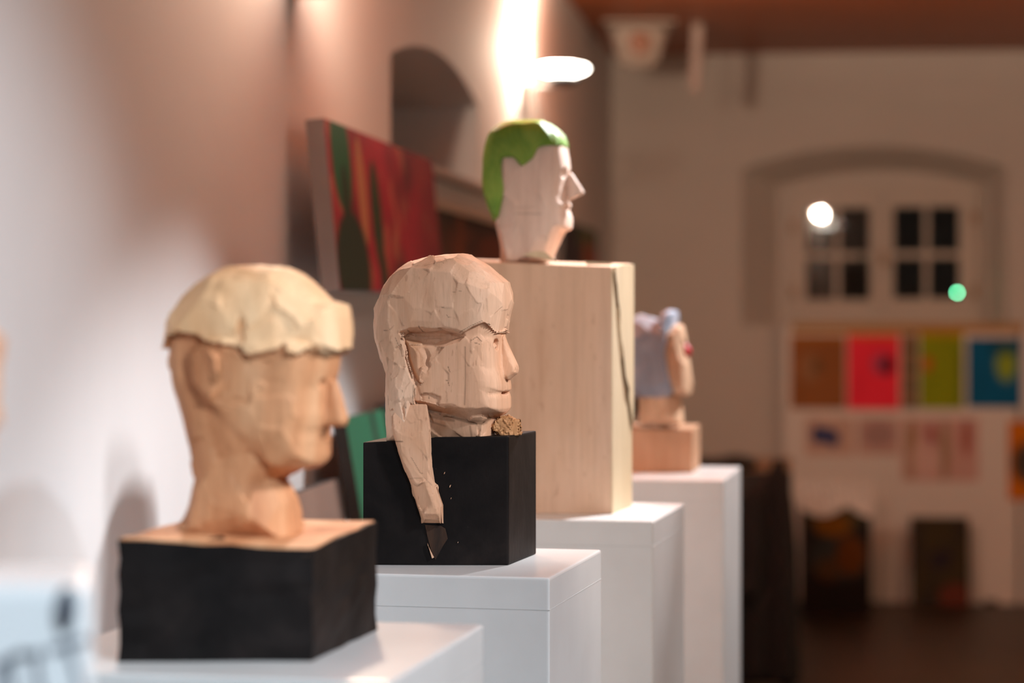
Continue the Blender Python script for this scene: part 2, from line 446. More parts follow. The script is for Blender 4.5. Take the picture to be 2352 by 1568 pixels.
# wall filling round the window (flat reveal), frame, casements
fillp = [(ux(1690), lo), (ux(2325), lo), (ux(2325), hi), (ux(1690), hi)]
a, b, c_, d_ = ux(1812), ux(2245), wz(742), wz(420)
def ringmesh(name, ax, bx, az, bz, wd, y0, y1):
    bm = bmesh.new()
    for (x0, x1, z0, z1) in ((ax, bx, bz-wd, bz), (ax, bx, az, az+wd), (ax, ax+wd, az+wd, bz-wd), (bx-wd, bx, az+wd, bz-wd)):
        vs_ = [bm.verts.new(p) for p in ((x0, y0, z0), (x1, y0, z0), (x1, y1, z0), (x0, y1, z0), (x0, y0, z1), (x1, y0, z1), (x1, y1, z1), (x0, y1, z1))]
        for q in ((0, 1, 2, 3), (4, 5, 6, 7), (0, 1, 5, 4), (1, 2, 6, 5), (2, 3, 7, 6), (3, 0, 4, 7)): bm.faces.new([vs_[i] for i in q])
    return from_bm(name, bm)
bm = bmesh.new()
for (x0, x1, z0, z1) in ((fillp[0][0], fillp[1][0], d_, hi), (fillp[0][0], fillp[1][0], lo, c_), (fillp[0][0], a, c_, d_), (b, fillp[1][0], c_, d_)):
    vs_ = [bm.verts.new(p) for p in ((x0, .02, z0), (x1, .02, z0), (x1, .02, z1), (x0, .02, z1))]; bm.faces.new(vs_)
put('window_surround', from_bm('window_surround', bm), far_m, win)
put('window_frame', ringmesh('window_frame', a, b, c_, d_, .045, -.03, .05), frame_m, win)
def casement(xa, xb, tilt_z, tilt_x, mull):
    e = bpy.data.objects.new('casement', None); C.objects.link(e); e.parent = win
    zc = (c_+d_)/2; e.location = ((xa+xb)/2, -.005, zc)
    e.rotation_euler = (tilt_x, 0, tilt_z)
    w2_, h2 = (xb-xa)/2, (d_-c_)/2-.05
    return e, w2_, h2
def cas(xa, xb, ga, gb, gz0, gz1, mull):
    """casement: stiles, rails, glazing bars as one mesh; the panes as another"""
    bm = bmesh.new()
    za, zb = c_+.046, d_-.046
    def bb(x0, x1, z0, z1, y0=-.022, y1=.022):
        vs_ = [bm.verts.new(p) for p in ((x0, y0, z0), (x1, y0, z0), (x1, y1, z0), (x0, y1, z0), (x0, y0, z1), (x1, y0, z1), (x1, y1, z1), (x0, y1, z1))]
        for q in ((0, 1, 2, 3), (4, 5, 6, 7), (0, 1, 5, 4), (1, 2, 6, 5), (2, 3, 7, 6), (3, 0, 4, 7)): bm.faces.new([vs_[i] for i in q])
    bb(xa, ga, za, zb); bb(gb, xb, za, zb); bb(ga, gb, za, gz0); bb(ga, gb, gz1, zb)
    bb(mull-.012, mull+.012, gz0, gz1, -.014, .014); zm = (gz0+gz1)/2-.01
    bb(ga, mull-.012, zm-.015, zm+.015, -.014, .014); bb(mull+.012, gb, zm-.015, zm+.015, -.014, .014)
    put('casement_sash', from_bm('casement_sash', bm), frame_m, win)
    g = box('window_pane', -(gb-ga)/2-.004, (gb-ga)/2+.004, -.0015, .0015, -(gz1-gz0)/2-.004, (gz1-gz0)/2+.004)
    return put('window_pane', g, glass_m, win, ((ga+gb)/2, 0, (gz0+gz1)/2))
mid = ux(2027)
pane_l = cas(a+.046, mid-.002, ux(1852), ux(1998), wz(688), wz(476), ux(1923))
pane_r = cas(mid+.002, b-.046, ux(2052), ux(2203), wz(686), wz(474), ux(2128))
pane_l.rotation_euler = (math.radians(-1.7), 0, math.radians(-6.7))
pane_r.rotation_euler = (0, 0, math.radians(1.2))
for xx, zz in ((a+.02, wz(520)), (a+.02, wz(670)), (b-.02, wz(500)), (b-.02, wz(670))):
    wbox('window_hinge', xx-.012, xx+.012, -.045, -.03, zz-.03, zz+.03, plain('hinge_brass', (.32, .17, .06), .4), win, .002)
wbox('window_handle', mid-.012, mid+.012, -.06, -.024, wz(610), wz(575), plain('handle_brass', (.36, .2, .08), .35), win, .004)
# tilting the glazed night behind the panes
nm = plain('night_courtyard', (.010, .009, .009), .9)
tag(rect_uv('wall_outside', [FW(u0-.6, -.9, .9), FW(u1+.6, -.9, .9), FW(u1+.6, -.9, 3), FW(u0-.6, -.9, 3)], nm), kind='structure')
led = M('green_indicator'); led.b.inputs['Emission Color'].default_value = (.18, 1, .50, 1); led.b.inputs['Emission Strength'].default_value = 26; led.color((.2, .8, .5))
lx = Vector(FW(um+ux(2196), -.13, 0))
dev = empty('indicator_light', (lx.x, lx.y, wz(672)-.012), -TH, 'tiny glowing green indicator light at the lower right corner of the window', 'light')
put('lamp_housing', box('lamp_housing', -.011, .011, 0, .047, -.011, .011, .002), dark_m, dev, (0, 0, .012))
put('lamp_lens', lathe('lamp_lens', [(.001, -.008), (.006, -.005), (.008, 0), (.006, .005), (.001, .008)], 16), led.m, dev, (0, 0, .012))

# ------------------------------------------------------------------ left niche sill, pictures on the left wall
sill = put('trim_2', box('trim_2', 0, .035, 5.66/cs, 8.4/cs, 1.775, 1.797, .004), plain('sill_paint', (.40, .34, .30), .6), None, wl0, (0, 0, -TH))
tag(sill, kind='structure')

def panel(name, w_, h_, t, fn, side_m, rough=.55, res=90, back=None, gloss=None):
    """upright picture in its own frame: x to the right, z up, front towards -y; the paint is a colour field on the front"""
    nx, nz = res, max(8, int(res*h_/w_))
    X, Z = np.meshgrid(np.linspace(0, 1, nx+1), np.linspace(0, 1, nz+1), indexing='ij')
    V = np.stack([X.ravel()*w_, np.full(X.size, -t), Z.ravel()*h_], 1).tolist()
    Fc = []; I = lambda i, k: i*(nz+1)+k
    for i in range(nx):
        for k in range(nz): Fc.append((I(i, k), I(i+1, k), I(i+1, k+1), I(i, k+1)))
    n0 = len(V); V += [(0, -t, 0), (w_, -t, 0), (w_, -t, h_), (0, -t, h_), (0, 0, 0), (w_, 0, 0), (w_, 0, h_), (0, 0, h_)]
    nf = len(Fc)
    for q in ((4, 7, 6, 5), (0, 4, 5, 1), (3, 2, 6, 7), (0, 3, 7, 4), (1, 5, 6, 2)): Fc.append(tuple(n0+i for i in q))
    me = bpy.data.meshes.new(name); me.from_pydata(V, [], Fc)
    col = np.ones((len(V), 4), np.float32); col[:X.size, :3] = fn(X.ravel(), Z.ravel())
    at_ = me.color_attributes.new('paint', 'FLOAT_COLOR', 'POINT'); at_.data.foreach_set('color', col.ravel())
    m = M(name+'_paint', rough, spec=.12); m.color(m.attr('paint'))
    me.materials.append(m.m); me.materials.append(side_m)
    for k, p in enumerate(me.polygons): p.material_index = 1 if k >= nf else 0
    me.update(); return me
def blobnoise(x, z, seed, n=6, f=8):
    r = np.random.RandomState(seed); s = np.zeros_like(x)
    for _ in range(n):
        a_, b_, c2 = r.normal()*f, r.normal()*f, r.rand()*6.3
        s += np.sin(a_*x+b_*z+c2+1.5*np.sin(b_*x*.7-a_*z*.6+c2))
    return s/n
def lay(base, col, m): return base*(1-m[:, None])+np.array(col)*m[:, None]
def ell(x, z, cx, cz, rx, rz, soft=.15): return np.clip((1-np.hypot((x-cx)/rx, (z-cz)/rz))/soft+.5, 0, 1)
canvas_side = plain('canvas_edge', (.34, .31, .30), .8)
dark_edge = plain('dark_wood_edge', (.045, .035, .03), .6)
def art_red(x, z):
    n = blobnoise(x*1.6, z*.5, 4, 8, 16); b = np.tile(np.array(srgb(150, 8, 52)), (len(x), 1))
    b = lay(b, srgb(190, 52, 78), np.clip(n*1.6, 0, 1)*.4*(x > .3)); b = lay(b, srgb(70, 4, 24), np.clip(-n*1.9, 0, 1)*.85)
    n2 = blobnoise(x*3, z*.9, 11, 6, 14); b = lay(b, srgb(196, 140, 110), np.clip(n2*3-.7, 0, 1)*.42)
    b = lay(b, srgb(176, 138, 96), ell(x, z, .25, .62, .035, .34)*.8)
    b = lay(b, srgb(4, 92, 56), ell(x, z, .105, .80, .075, .34)); b = lay(b, srgb(16, 50, 28), ell(x, z, .115, .56, .03, .2))
    b = lay(b, srgb(12, 44, 32), ell(x, z, .13, .14, .13, .34)); b = lay(b, srgb(30, 60, 34), ell(x, z, .36, .48, .045, .36))
    b = lay(b, srgb(28, 44, 28), ell(x, z, .38, .05, .035, .22)); b = lay(b, srgb(96, 14, 30), np.clip((x-.72)*8, 0, 1)*.45)  # right end darkened: shade from blocked lamp light put into the paint
    b = lay(b, srgb(150, 40, 52), ell(x, z, .84, .9, .05, .2)*.6)
    return b
# long red canvas, hung leaning with its lower edge off the wall
L1 = (5.87-4.56)/cs
me = panel('long_canvas', L1, .325, .036, art_red, canvas_side, res=260)
pp = Vector(WL(4.56, .072, 1.463))
o = put('long_canvas', me, None, None, pp, (math.radians(-5.5), 0, math.pi/2-TH)); tag(o, 'long red and green abstract canvas on the left wall below the arched niche', 'painting')
# a canvas with dark brown and orange panels behind it
def art_brown(x, z):
    b = np.tile(np.array(srgb(96, 44, 26)), (len(x), 1))
    b = lay(b, srgb(52, 26, 20), np.clip((z-.86)*20, 0, 1)); b = lay(b, srgb(132, 62, 24), np.clip(1-np.abs(x-.34)*14, 0, 1))
    b = lay(b, srgb(70, 48, 42), np.clip(1-np.abs(x-.12)*12, 0, 1)); b = lay(b, srgb(48, 24, 22), np.clip(blobnoise(x, z, 5, 6, 14)*1.5, 0, 1)*.7)
    return b
fr2 = empty('brown_picture', WL(6.21, .004, 1.37), math.pi/2-TH, 'dark brown and orange picture in a pale frame behind the green haired bust', 'painting')
put('canvas', panel('canvas', 1.5, .32, .018, art_brown, dark_edge, res=120), None, fr2)
bm = bmesh.new()
me = ringmesh('picture_frame', -.02, 1.52, -.02, .34, .02, -.03, 0); put('picture_frame', me, plain('pale_frame', (.42, .33, .24), .5), fr2)
def art_multi(x, z):
    b = np.tile(np.array(srgb(70, 50, 48)), (len(x), 1)); b = lay(b, srgb(60, 84, 50), np.clip((z-.72)*12, 0, 1)*(x > .4))
    b = lay(b, srgb(170, 90, 30), ell(x, z, .68, .4, .1, .5)); b = lay(b, srgb(160, 40, 32), ell(x, z, .9, .3, .1, .5)); return lay(b, srgb(38, 32, 44), np.clip((.45-x)*9, 0, 1))
o = put('dark_canvas', panel('dark_canvas', 1.55/cs, .34, .03, art_multi, dark_edge, res=80), None, None, WL(9.35, .003, 1.44), (0, 0, math.pi/2-TH))
tag(o, 'dark canvas with orange and red patches seen beside the chin of the green haired bust', 'painting')

# canvases leaning against the left wall on the floor
def leaning(name, Ya, Yb, top, offt, offb, fn, label, t=.028, side=None):
    H = math.hypot(top, offb-offt); ang = math.atan2(offb-offt, top)
    me = panel(name, (Yb-Ya)/cs, H, t, fn, side or dark_edge, res=60)
    o = put(name, me, None, None, Vector(WL(Ya, offb, t*math.sin(ang)+.001)), (-ang, 0, math.pi/2-TH)); tag(o, label, 'painting', None); return o
flat = lambda c: (lambda x, z: np.tile(np.array(c), (len(x), 1)))
def art_green(x, z):
    b = np.tile(np.array(srgb(30, 96, 70)), (len(x), 1)); b = lay(b, srgb(22, 40, 34), np.clip(1-np.abs(x-.62-.08*np.sin(z*9))*9, 0, 1)*(z > .55))
    return lay(b, srgb(120, 100, 70), ell(x, z, .75, .86, .22, .07))
def art_blue(x, z):
    b = np.tile(np.array(srgb(40, 86, 122)), (len(x), 1)); b = lay(b, srgb(150, 76, 26), ell(x, z, .30, .93, .22, .05)); return lay(b, srgb(40, 50, 66), np.clip((z-.975)*60, 0, 1)*(x > .4))
def art_grey(x, z): return lay(np.tile(np.array(srgb(128, 108, 98)), (len(x), 1)), srgb(60, 48, 44), np.clip((x-.86)*10, 0, 1))
leaning('leaning_canvas', 4.79, 5.22, 1.205, .045, .25, art_green, 'green canvas leaning against the left wall between the two black based busts')
leaning('leaning_canvas', 5.27, 5.80, 1.215, .045, .25, art_blue, 'blue canvas with an orange patch leaning at the wall behind the green one')
leaning('leaning_canvas', 4.30, 4.72, 1.09, .045, .23, art_grey, 'plain grey canvas leaning low at the wall beside the neck of the sweatband bust')

# ------------------------------------------------------------------ wall sconces
def emis(name, col, st):
    m = M(name); m.b.inputs['Emission Color'].default_value = (*col, 1); m.b.inputs['Emission Strength'].default_value = st; m.color((.9, .9, .9)); return m.m
glow_m = emis('sconce_glass', (1, .92, .80), 20)
chrome_m = plain('sconce_dark_metal', (.03, .035, .04), .35)
sc_m = plain('sconce_white_metal', (.72, .66, .60), .4)
def sconce(Y, label):
    e = empty('wall_sconce', WL(Y, 0, 2.252), -TH, label, 'lamp', 'wall lamps on the left wall')
    put('lamp_shade', lathe('lamp_shade', [(.001, -.024), (.05, -.020), (.084, -.008), (.093, .002), (.084, .010), (.055, .016), (.001, .018)]), glow_m, e, (.14, 0, 0))
    put('shade_cap', lathe('shade_cap', [(.001, -.056), (.032, -.056), (.056, -.044), (.060, -.026), (.001, -.026)]), chrome_m, e, (.14, 0, 0))
    put('lamp_arm', tube('lamp_arm', [(.14, 0, -.04), (.10, 0, -.055), (.05, 0, -.06), (.02, 0, -.09)], .009), sc_m, e)
    put('wall_bracket', extrude_xz('wall_bracket', [(.0, -.225), (.070, -.225), (.060, -.12), (.035, -.045), (.0, -.045)], -.035, .035, .004), sc_m, e)
    put('bracket_trim', box('bracket_trim', .002, .012, -.052, -.036, -.16, -.05), chrome_m, e)
    # the halogen capsule shines up out of the dish and onto the wall
    l = bpy.data.lights.new('sconce_bulb', 'POINT'); l.energy = 72; l.color = (1, .75, .56); l.shadow_soft_size = .03
    lo_ = bpy.data.objects.new('sconce_bulb', l); C.objects.link(lo_); lo_.parent = e; lo_.location = (.085, 0, .07)
    s = bpy.data.lights.new('sconce_beam', 'SPOT'); s.energy = 200; s.color = (1, .76, .56); s.spot_size = math.radians(125); s.spot_blend = .7; s.shadow_soft_size = .09
    so = bpy.data.objects.new('sconce_beam', s); C.objects.link(so); so.parent = e; so.location = (.17, 0, .06)
    so.rotation_euler = Vector((.35, .5, 1)).to_track_quat('-Z', 'Y').to_euler()
    return e
sconce(8.3, 'glowing oval wall sconce above the green haired bust')
sconce(4.62, 'wall sconce cut off by the top edge above the red canvas')

# ------------------------------------------------------------------ ceiling things at the far end
Yc = 10.7
px_, _, pz_ = at(1467, 52, Yc)
e = empty('ceiling_fixture', (px_, Yc, ZC), 0, 'pale tapered ceiling fixture with a round recess near the far corner', 'lamp')
bm = bmesh.new()
top = [(-.14, -.07), (.14, -.07), (.14, .09), (-.14, .09)]; bot = [(-.075, -.05), (.075, -.05), (.075, .05), (-.075, .05)]
vt = [bm.verts.new((x, y, -.01)) for x, y in top]; vb = [bm.verts.new((x, y, -.195)) for x, y in bot]
bm.faces.new(vt); bm.faces.new(vb[::-1])
for i in range(4): bm.faces.new((vt[i], vb[i], vb[(i+1) % 4], vt[(i+1) % 4]))
bmesh.ops.bevel(bm, geom=bm.edges[:], offset=.015, segments=3, affect='EDGES')
put('fixture_body', from_bm('fixture_body', bm, True), plain('cream_plastic', (.62, .50, .42), .5), e)
put('fixture_lens', lathe('fixture_lens', [(.001, .0), (.04, .0), (.05, .012), (.046, .02), (.001, .01)]), plain('amber_lens', (.40, .17, .10), .4), e, (0, -.058, -.10), (math.pi/2, 0, 0))
put('mounting_plate', box('mounting_plate', -.16, .16, -.09, .11, -.012, 0, .003), plain('cream_plate', (.45, .34, .27), .5), e)
x0, _, z0 = at(1603, 212, Yc)
e = empty('hanging_rod', (x0, Yc, ZC), 0, 'thin pale rod hanging down from the wooden ceiling', 'rod')
put('rod', box('rod', -.024, .024, -.012, .012, -(ZC-z0), -.01, .006), plain('rod_paint', (.42, .30, .25), .5), e, rot=(0, math.radians(3), 0))
put('rod_mount', lathe('rod_mount', [(.001, -.02), (.034, -.018), (.038, 0), (.001, 0)]), plain('rod_mount_paint', (.26, .18, .14), .5), e)

# ------------------------------------------------------------------ pedestals
def pedestal(corner, w_, d_, rz, label, ztop=CH-.333, seam=False):
    """front right top corner at corner (x, y)"""
    e = empty('display_pedestal', (corner[0], corner[1], 0), rz, label, 'pedestal', 'white display pedestals in a row')
    put('pedestal_body', box('pedestal_body', -w_, 0, 0, d_, .0, ztop, .0035, 3), ped_m, e)
    put('plinth_seam', box('plinth_seam', -w_-.0003, .0003, -.0003, d_+.0003, ztop-.0405, ztop-.0400), seam_m, e)
    return e
ped_z = CH-.333
pedestal((-.109, 2.160), .37, .405, -math.radians(11.2), 'white display pedestal under the sweatband bust on a short black block')
pedestal((.0465, 3.0), .37, .36, -math.radians(12.4), 'white display pedestal under the long haired bust on a tall black block')
pedestal((.2217, 3.80), .37, .36, -math.radians(11.9), 'white display pedestal under the large green haired bust')
pedestal((.412, 4.71), .37, .42, -math.radians(10), 'farthest white display pedestal under the bust in the grey blue hood')
pedestal((-.245, 1.45), .33, .32, -math.radians(12.2), 'nearest white display pedestal at the lower left under the white box')

# ------------------------------------------------------------------ bust 1: sweatband head on a black block
def blockverts(fr, pts):                     # world xy -> local xy
    lx, ly, _ = fr.loc(); return [(x-lx, y-ly) for x, y in pts]
fr = Frame(590, ped_z, 2.395, RA, 600, .93)
B1 = empty('carved_bust', fr.loc(), 0, 'warm maple bust with a carved sweatband and big ear on a black block', 'sculpture', 'carved wooden busts on the pedestals')
foot = blockverts(fr, [(-.3716, 2.283), (-.1887, 2.288), (-.1405, 2.509), (-.325, 2.515)])
put('black_base', prism('black_base', foot, 0, [.1155, .1055, .1125, .118], 0, 2, .0012, 4, 6), black_m, B1)
put('base_top', prism('base_top', [(x*.985-.001, y*.985) for x, y in foot], .100, [.1168, .1068, .1138, .1193], 0, 1, .0012, 9, 5), w1, B1)['label'] = 'bare wooden top of the black block'
sil = [(529, 620), (560, 616), (591, 615), (640, 617), (662, 620), (707, 642), (752, 683), (765, 697), (783, 697), (801, 701), (806, 722), (810, 759), (807, 803),
       (786, 808), (783, 828), (780, 850), (775, 870), (768, 890), (766, 925), (768, 950), (763, 975), (757, 985), (757, 1000), (761, 1008), (757, 1017), (757, 1030), (758, 1045), (752, 1060), (738, 1070),
       (720, 1075), (698, 1073), (662, 1088), (645, 1098), (655, 1108), (671, 1129), (680, 1156), (683, 1180), (684, 1200), (690, 1215), (690, 1240), (400, 1240), (395, 1213), (430, 1187), (446, 1138), (453, 1084),
       (441, 1026), (426, 959), (408, 910), (395, 870), (390, 794), (392, 745), (402, 715), (417, 700), (440, 680), (457, 669), (470, 650), (488, 634), (505, 625)]
hair = [(380, 600), (830, 600), (830, 803), (790, 806), (781, 797), (760, 800), (745, 812), (725, 808), (712, 788), (690, 797), (665, 806), (640, 812), (622, 806), (604, 790), (590, 785),
        (575, 788), (545, 786), (515, 777), (498, 758), (470, 762), (455, 762), (430, 770), (412, 768), (402, 794), (380, 800)]
jaw = [(520, 780), (790, 800), (800, 880), (800, 1090), (690, 1073), (672, 1062), (650, 1046), (638, 1018), (600, 995), (575, 972), (545, 935), (525, 920), (530, 900), (560, 880), (540, 830)]
ear1 = [(477, 822), (488, 800), (514, 789), (535, 797), (556, 818), (566, 850), (560, 880), (545, 905), (528, 915), (505, 895), (488, 865)]
neck1 = [(440, 1060), (500, 1060), (560, 1085), (600, 1090), (640, 1095), (700, 1130), (700, 1260), (380, 1260), (430, 1150)]
band = [(545, 800), (620, 822), (735, 815), (735, 805), (622, 806), (590, 790)]
lock = [(602, 716), (618, 735), (612, 760), (622, 790), (640, 806), (612, 812), (600, 795), (597, 770), (606, 750)]
nose1 = [(776, 868), (784, 888), (792, 915), (802, 955), (800, 970), (795, 976), (775, 977), (759, 979), (740, 972), (745, 940), (752, 900), (764, 872)]
def extra1(f, x, y, z, fr):
    for (a_, b_), s_ in (((770, 880), 1), ((772, 880), -1)):
        (cx, cz), = fr.p([(a_, b_)]); f = np.maximum(f, -ellip(x, y, z, (cx+.004, .021*s_, cz), (.010, .011, .006)))
    (cx, cz), = fr.p([(757, 1004)]); f = np.maximum(f, -ellip(x, y, z, (cx+.003, 0, cz), (.006, .018, .0022)))
    return f
f, fh, org, h = carve_head(fr, sil, .060, .046, 2.8, [
    (jaw, .0095, .005), (ear1, .016, .0035), (neck1, -.002, .01), (band, .004, .003),
    ([(505, 640), (700, 640), (770, 720), (500, 740)], .003, .02), (lock, -.006, .004), ([(455, 1000), (640, 1010), (650, 1090), (540, 1085), (450, 1080)], -.006, .02),
    ([(640, 862), (700, 870), (700, 880), (640, 876)], -.002, .004), ([(640, 900), (740, 905), (730, 980), (660, 960)], .0015, .01)],
    nose1, (.006, .0135), hair, .0075, .10, .0016, extra1)
build('head', f, org, h, w1, B1, 330, .7, 3, None, .0003, rz=-RA, fine=fr.p([(735, 900)])[0][0])
build('hair', fh, org, h, w1h, B1, 120, .8, 5, None, .0003, 'carved hair and sweatband in the same wood, coloured brighter as if lit', rz=-RA)

# ------------------------------------------------------------------ bust 2: long hair over a tall black block (in focus)
fr = Frame(1035, ped_z, 3.207, math.radians(13), 1036, .96)
B2 = empty('carved_bust', fr.loc(), 0, 'sharp centre bust with long hair falling in a plait over its black block', 'sculpture', 'carved wooden busts on the pedestals')
foot = blockverts(fr, [(-.1945, 3.150), (-.118, 3.147), (-.100, 3.147), (-.0045, 3.145), (.0332, 3.29), (-.155, 3.30)])
put('black_base', prism('black_base', foot, 0, [.160, .161, .168, .168, .168, .162], .0025, 2), black_m, B2)
sil2 = [(946, 604), (984, 592), (1025, 587), (1069, 584), (1084, 592), (1113, 607), (1128, 618), (1143, 632), (1164, 648), (1172, 671), (1174, 700), (1166, 724), (1164, 748), (1161, 764),
        (1158, 775), (1158, 800), (1161, 840), (1166, 860), (1169, 872), (1171, 885), (1171, 896), (1166, 899), (1168, 904), (1170, 912), (1171, 936), (1168, 944), (1160, 950), (1144, 955), (1142, 965), (1136, 1006), (1134, 1020),
        (905, 1020), (903, 1000), (900, 971), (900, 930), (899, 870), (897, 850), (889, 835), (880, 810), (872, 790), (867, 765), (867, 735), (870, 712), (878, 685), (890, 657), (908, 632), (925, 616)]
hair2 = [(850, 570), (1190, 570), (1200, 735), (1160, 768), (1150, 748), (1137, 738), (1110, 752), (1085, 768), (1060, 762), (1045, 757), (1020, 760), (990, 762), (962, 760), (952, 770), (958, 800), (966, 830), (978, 856), (984, 880),
         (984, 920), (988, 960), (990, 1030), (890, 1030), (850, 800)]
neck2 = [(975, 925), (1010, 930), (1063, 944), (1100, 952), (1180, 950), (1180, 1040), (975, 1040)]
jaw2 = [(990, 860), (1060, 770), (1180, 780), (1200, 950), (1150, 940), (1092, 941), (1063, 931), (1040, 937), (1000, 935)]
ear2 = [(960, 784), (975, 786), (992, 797), (1006, 816), (1010, 840), (1006, 862), (996, 872), (986, 866), (974, 846), (964, 820)]
earg = [(952, 780), (960, 792), (966, 822), (978, 850), (990, 868), (1000, 874), (994, 880), (976, 868), (962, 840), (954, 810)]
brow = [(948, 762), (985, 755), (1020, 758), (1060, 756), (1090, 768), (1076, 781), (1050, 787), (1020, 789), (995, 786), (965, 775)]
nose2 = [(1160, 766), (1166, 785), (1178, 812), (1190, 838), (1191, 846), (1189, 856), (1180, 863), (1171, 872), (1155, 866), (1145, 850), (1148, 810), (1152, 775)]
def extra2(f, x, y, z, fr):
    for s_ in (1, -1):
        (cx, cz), = fr.p([(1018, 775)]); f = np.maximum(f, -ellip(x, y, z, (cx, .063*s_, cz), (.040, .020, .0088)))
    for (a_, b_), s_ in (((1148, 790), 1), ((1150, 790), -1)):
        (cx, cz), = fr.p([(a_, b_)]); f = np.maximum(f, -ellip(x, y, z, (cx+.002, .026*s_, cz), (.011, .010, .008)))
        (cx, cz), = fr.p([(a_-5, b_+3)]); f = smin(f, ellip(x, y, z, (cx, .027*s_, cz-.001), (.007, .008, .005)), .002)
    (cx, cz), = fr.p([(1170, 901)]); f = np.maximum(f, -ellip(x, y, z, (cx+.002, 0, cz), (.012, .024, .0020)))
    (cx, cz), = fr.p([(1168, 826)])
    return f
f, fh, org, h = carve_head(fr, sil2, .058, .040, 3.2, [
    (jaw2, .004, .005), (neck2, -.018, .007), (brow, -.0115, .004), (ear2, .0050, .004), (earg, -.007, .0025),
    ([(1035, 925), (1063, 930), (1100, 939), (1172, 936), (1160, 952), (1100, 952), (1060, 945)], -.004, .004),
    ([(870, 860), (984, 860), (992, 1040), (870, 1040)], .0145, .034), ([(960, 690), (1100, 640), (1160, 680), (1140, 735), (1090, 750), (960, 745)], .003, .012),
    ([(1145, 898), (1172, 899), (1172, 905), (1148, 905)], -.003, .0015),
    ([(1120, 800), (1140, 830), (1148, 850), (1130, 840)], -.0025, .006)],
    nose2, (.0055, .0145), hair2, .0045, .08, .00125, extra2)
crack = stroke_stain(fr, [([(1096, 795), (1097, 860), (1095, 925)], .0008, .55), ([(1056, 838), (1061, 852)], .0004, .9), ([(1051, 870), (1055, 870), (1059, 882)], .0004, .9),
    ([(996, 900), (1010, 898), (1012, 912)], .0004, .8), ([(985, 925), (1002, 938), (1030, 944)], .0016, .5), ([(1000, 950), (1030, 958), (1060, 962)], .0018, .55), ([(1030, 948), (1060, 955), (1100, 966), (1130, 966)], .0022, .65), ([(998, 936), (1020, 950), (1050, 957)], .0022, .5),
    ([(1098, 975), (1100, 1000)], .0012, .5), ([(989, 930), (989, 1000)], .0010, .75), ([(1138, 958), (1125, 968), (1112, 966)], .002, .7), ([(1060, 780), (1095, 770)], .0005, .5), ([(1110, 780), (1122, 772), (1132, 782)], .0004, .9), ([(1000, 962), (1040, 975)], .0012, .4), ([(1116, 785), (1128, 788)], .0004, .9)])
hcr = stroke_stain(fr, [([(946, 765), (953, 775), (958, 790)], .0005, .9), ([(963, 757), (964, 768)], .0004, .9), ([(991, 748), (993, 760), (1003, 765)], .0006, .9), ([(1016, 768), (1034, 764)], .0007, .9), ([(1057, 723), (1060, 728), (1076, 729)], .0004, .7),
    ([(1084, 762), (1110, 748), (1136, 736)], .0005, .7), ([(981, 880), (982, 930), (984, 975)], .0005, .95), ([(908, 758), (922, 757), (932, 746)], .0003, .7), ([(921, 905), (923, 925)], .0004, .7), ([(958, 892), (962, 915)], .0003, .6),
    ([(889, 825), (897, 845)], .0005, .7), ([(1042, 705), (1053, 707)], .0003, .7), ([(936, 775), (942, 790)], .0004, .7), ([(1000, 611), (1040, 603), (1045, 607)], .0003, .5), ([(1070, 672), (1095, 668)], .0003, .5), ([(908, 1010), (926, 1012)], .0006, .95)])
build('head', f, org, h, w2, B2, 520, .62, 31, crack, .0002, rz=-fr.rot, fine=fr.p([(1128, 900)])[0][0])
build('hair', fh, org, h, w2h, B2, 360, .9, 8, hcr, .0002, rz=-fr.rot)
# the plait that runs down over the front of the block
fb = Frame(1035, ped_z, 3.143, 0)
pl = [(906, 930), (903, 960), (900, 983), (909, 1017), (923, 1063), (944, 1109), (958, 1160), (972, 1202), (1014, 1203), (1016, 1155), (1008, 1135), (999, 1114), (994, 1086), (990, 1052), (989, 1006), (986, 960), (980, 930)]
P = fb.p(pl); X, Y, Z = grid(-.09, .002, -.022, .022, .04, .222, .00125)
x2, z2 = np.meshgrid(X, Z, indexing='ij')
f = inflate(x2, z2, Y[None, :, None]-.004, P, .0150, .010, 3.2)
f = np.maximum(f, (-(Y[None, :, None]) - .0115+(.003*np.clip((.09-z2)/.05, 0, 1)+.010*np.clip((z2-.165)/.045, 0, 1))[:, None, :]))
pst = stroke_stain(fb, [([(946, 1050), (966, 1084), (972, 1086)], .0004, .6), ([(940, 1098), (975, 1095), (992, 1112)], .0006, .35), ([(945, 1115), (955, 1150)], .0014, .3), ([(960, 1165), (974, 1200)], .0015, .3), ([(974, 1192), (1010, 1190)], .0008, .35), ([(905, 1013), (925, 1013)], .0007, .9)])
o = build('plait', f, (X[0], Y[0], Z[0]), .00125, w2, B2, 60, .85, 5, pst, .0002); o.location = (fb.loc()[0]-fr.loc()[0], fb.Y-fr.Y, 0)
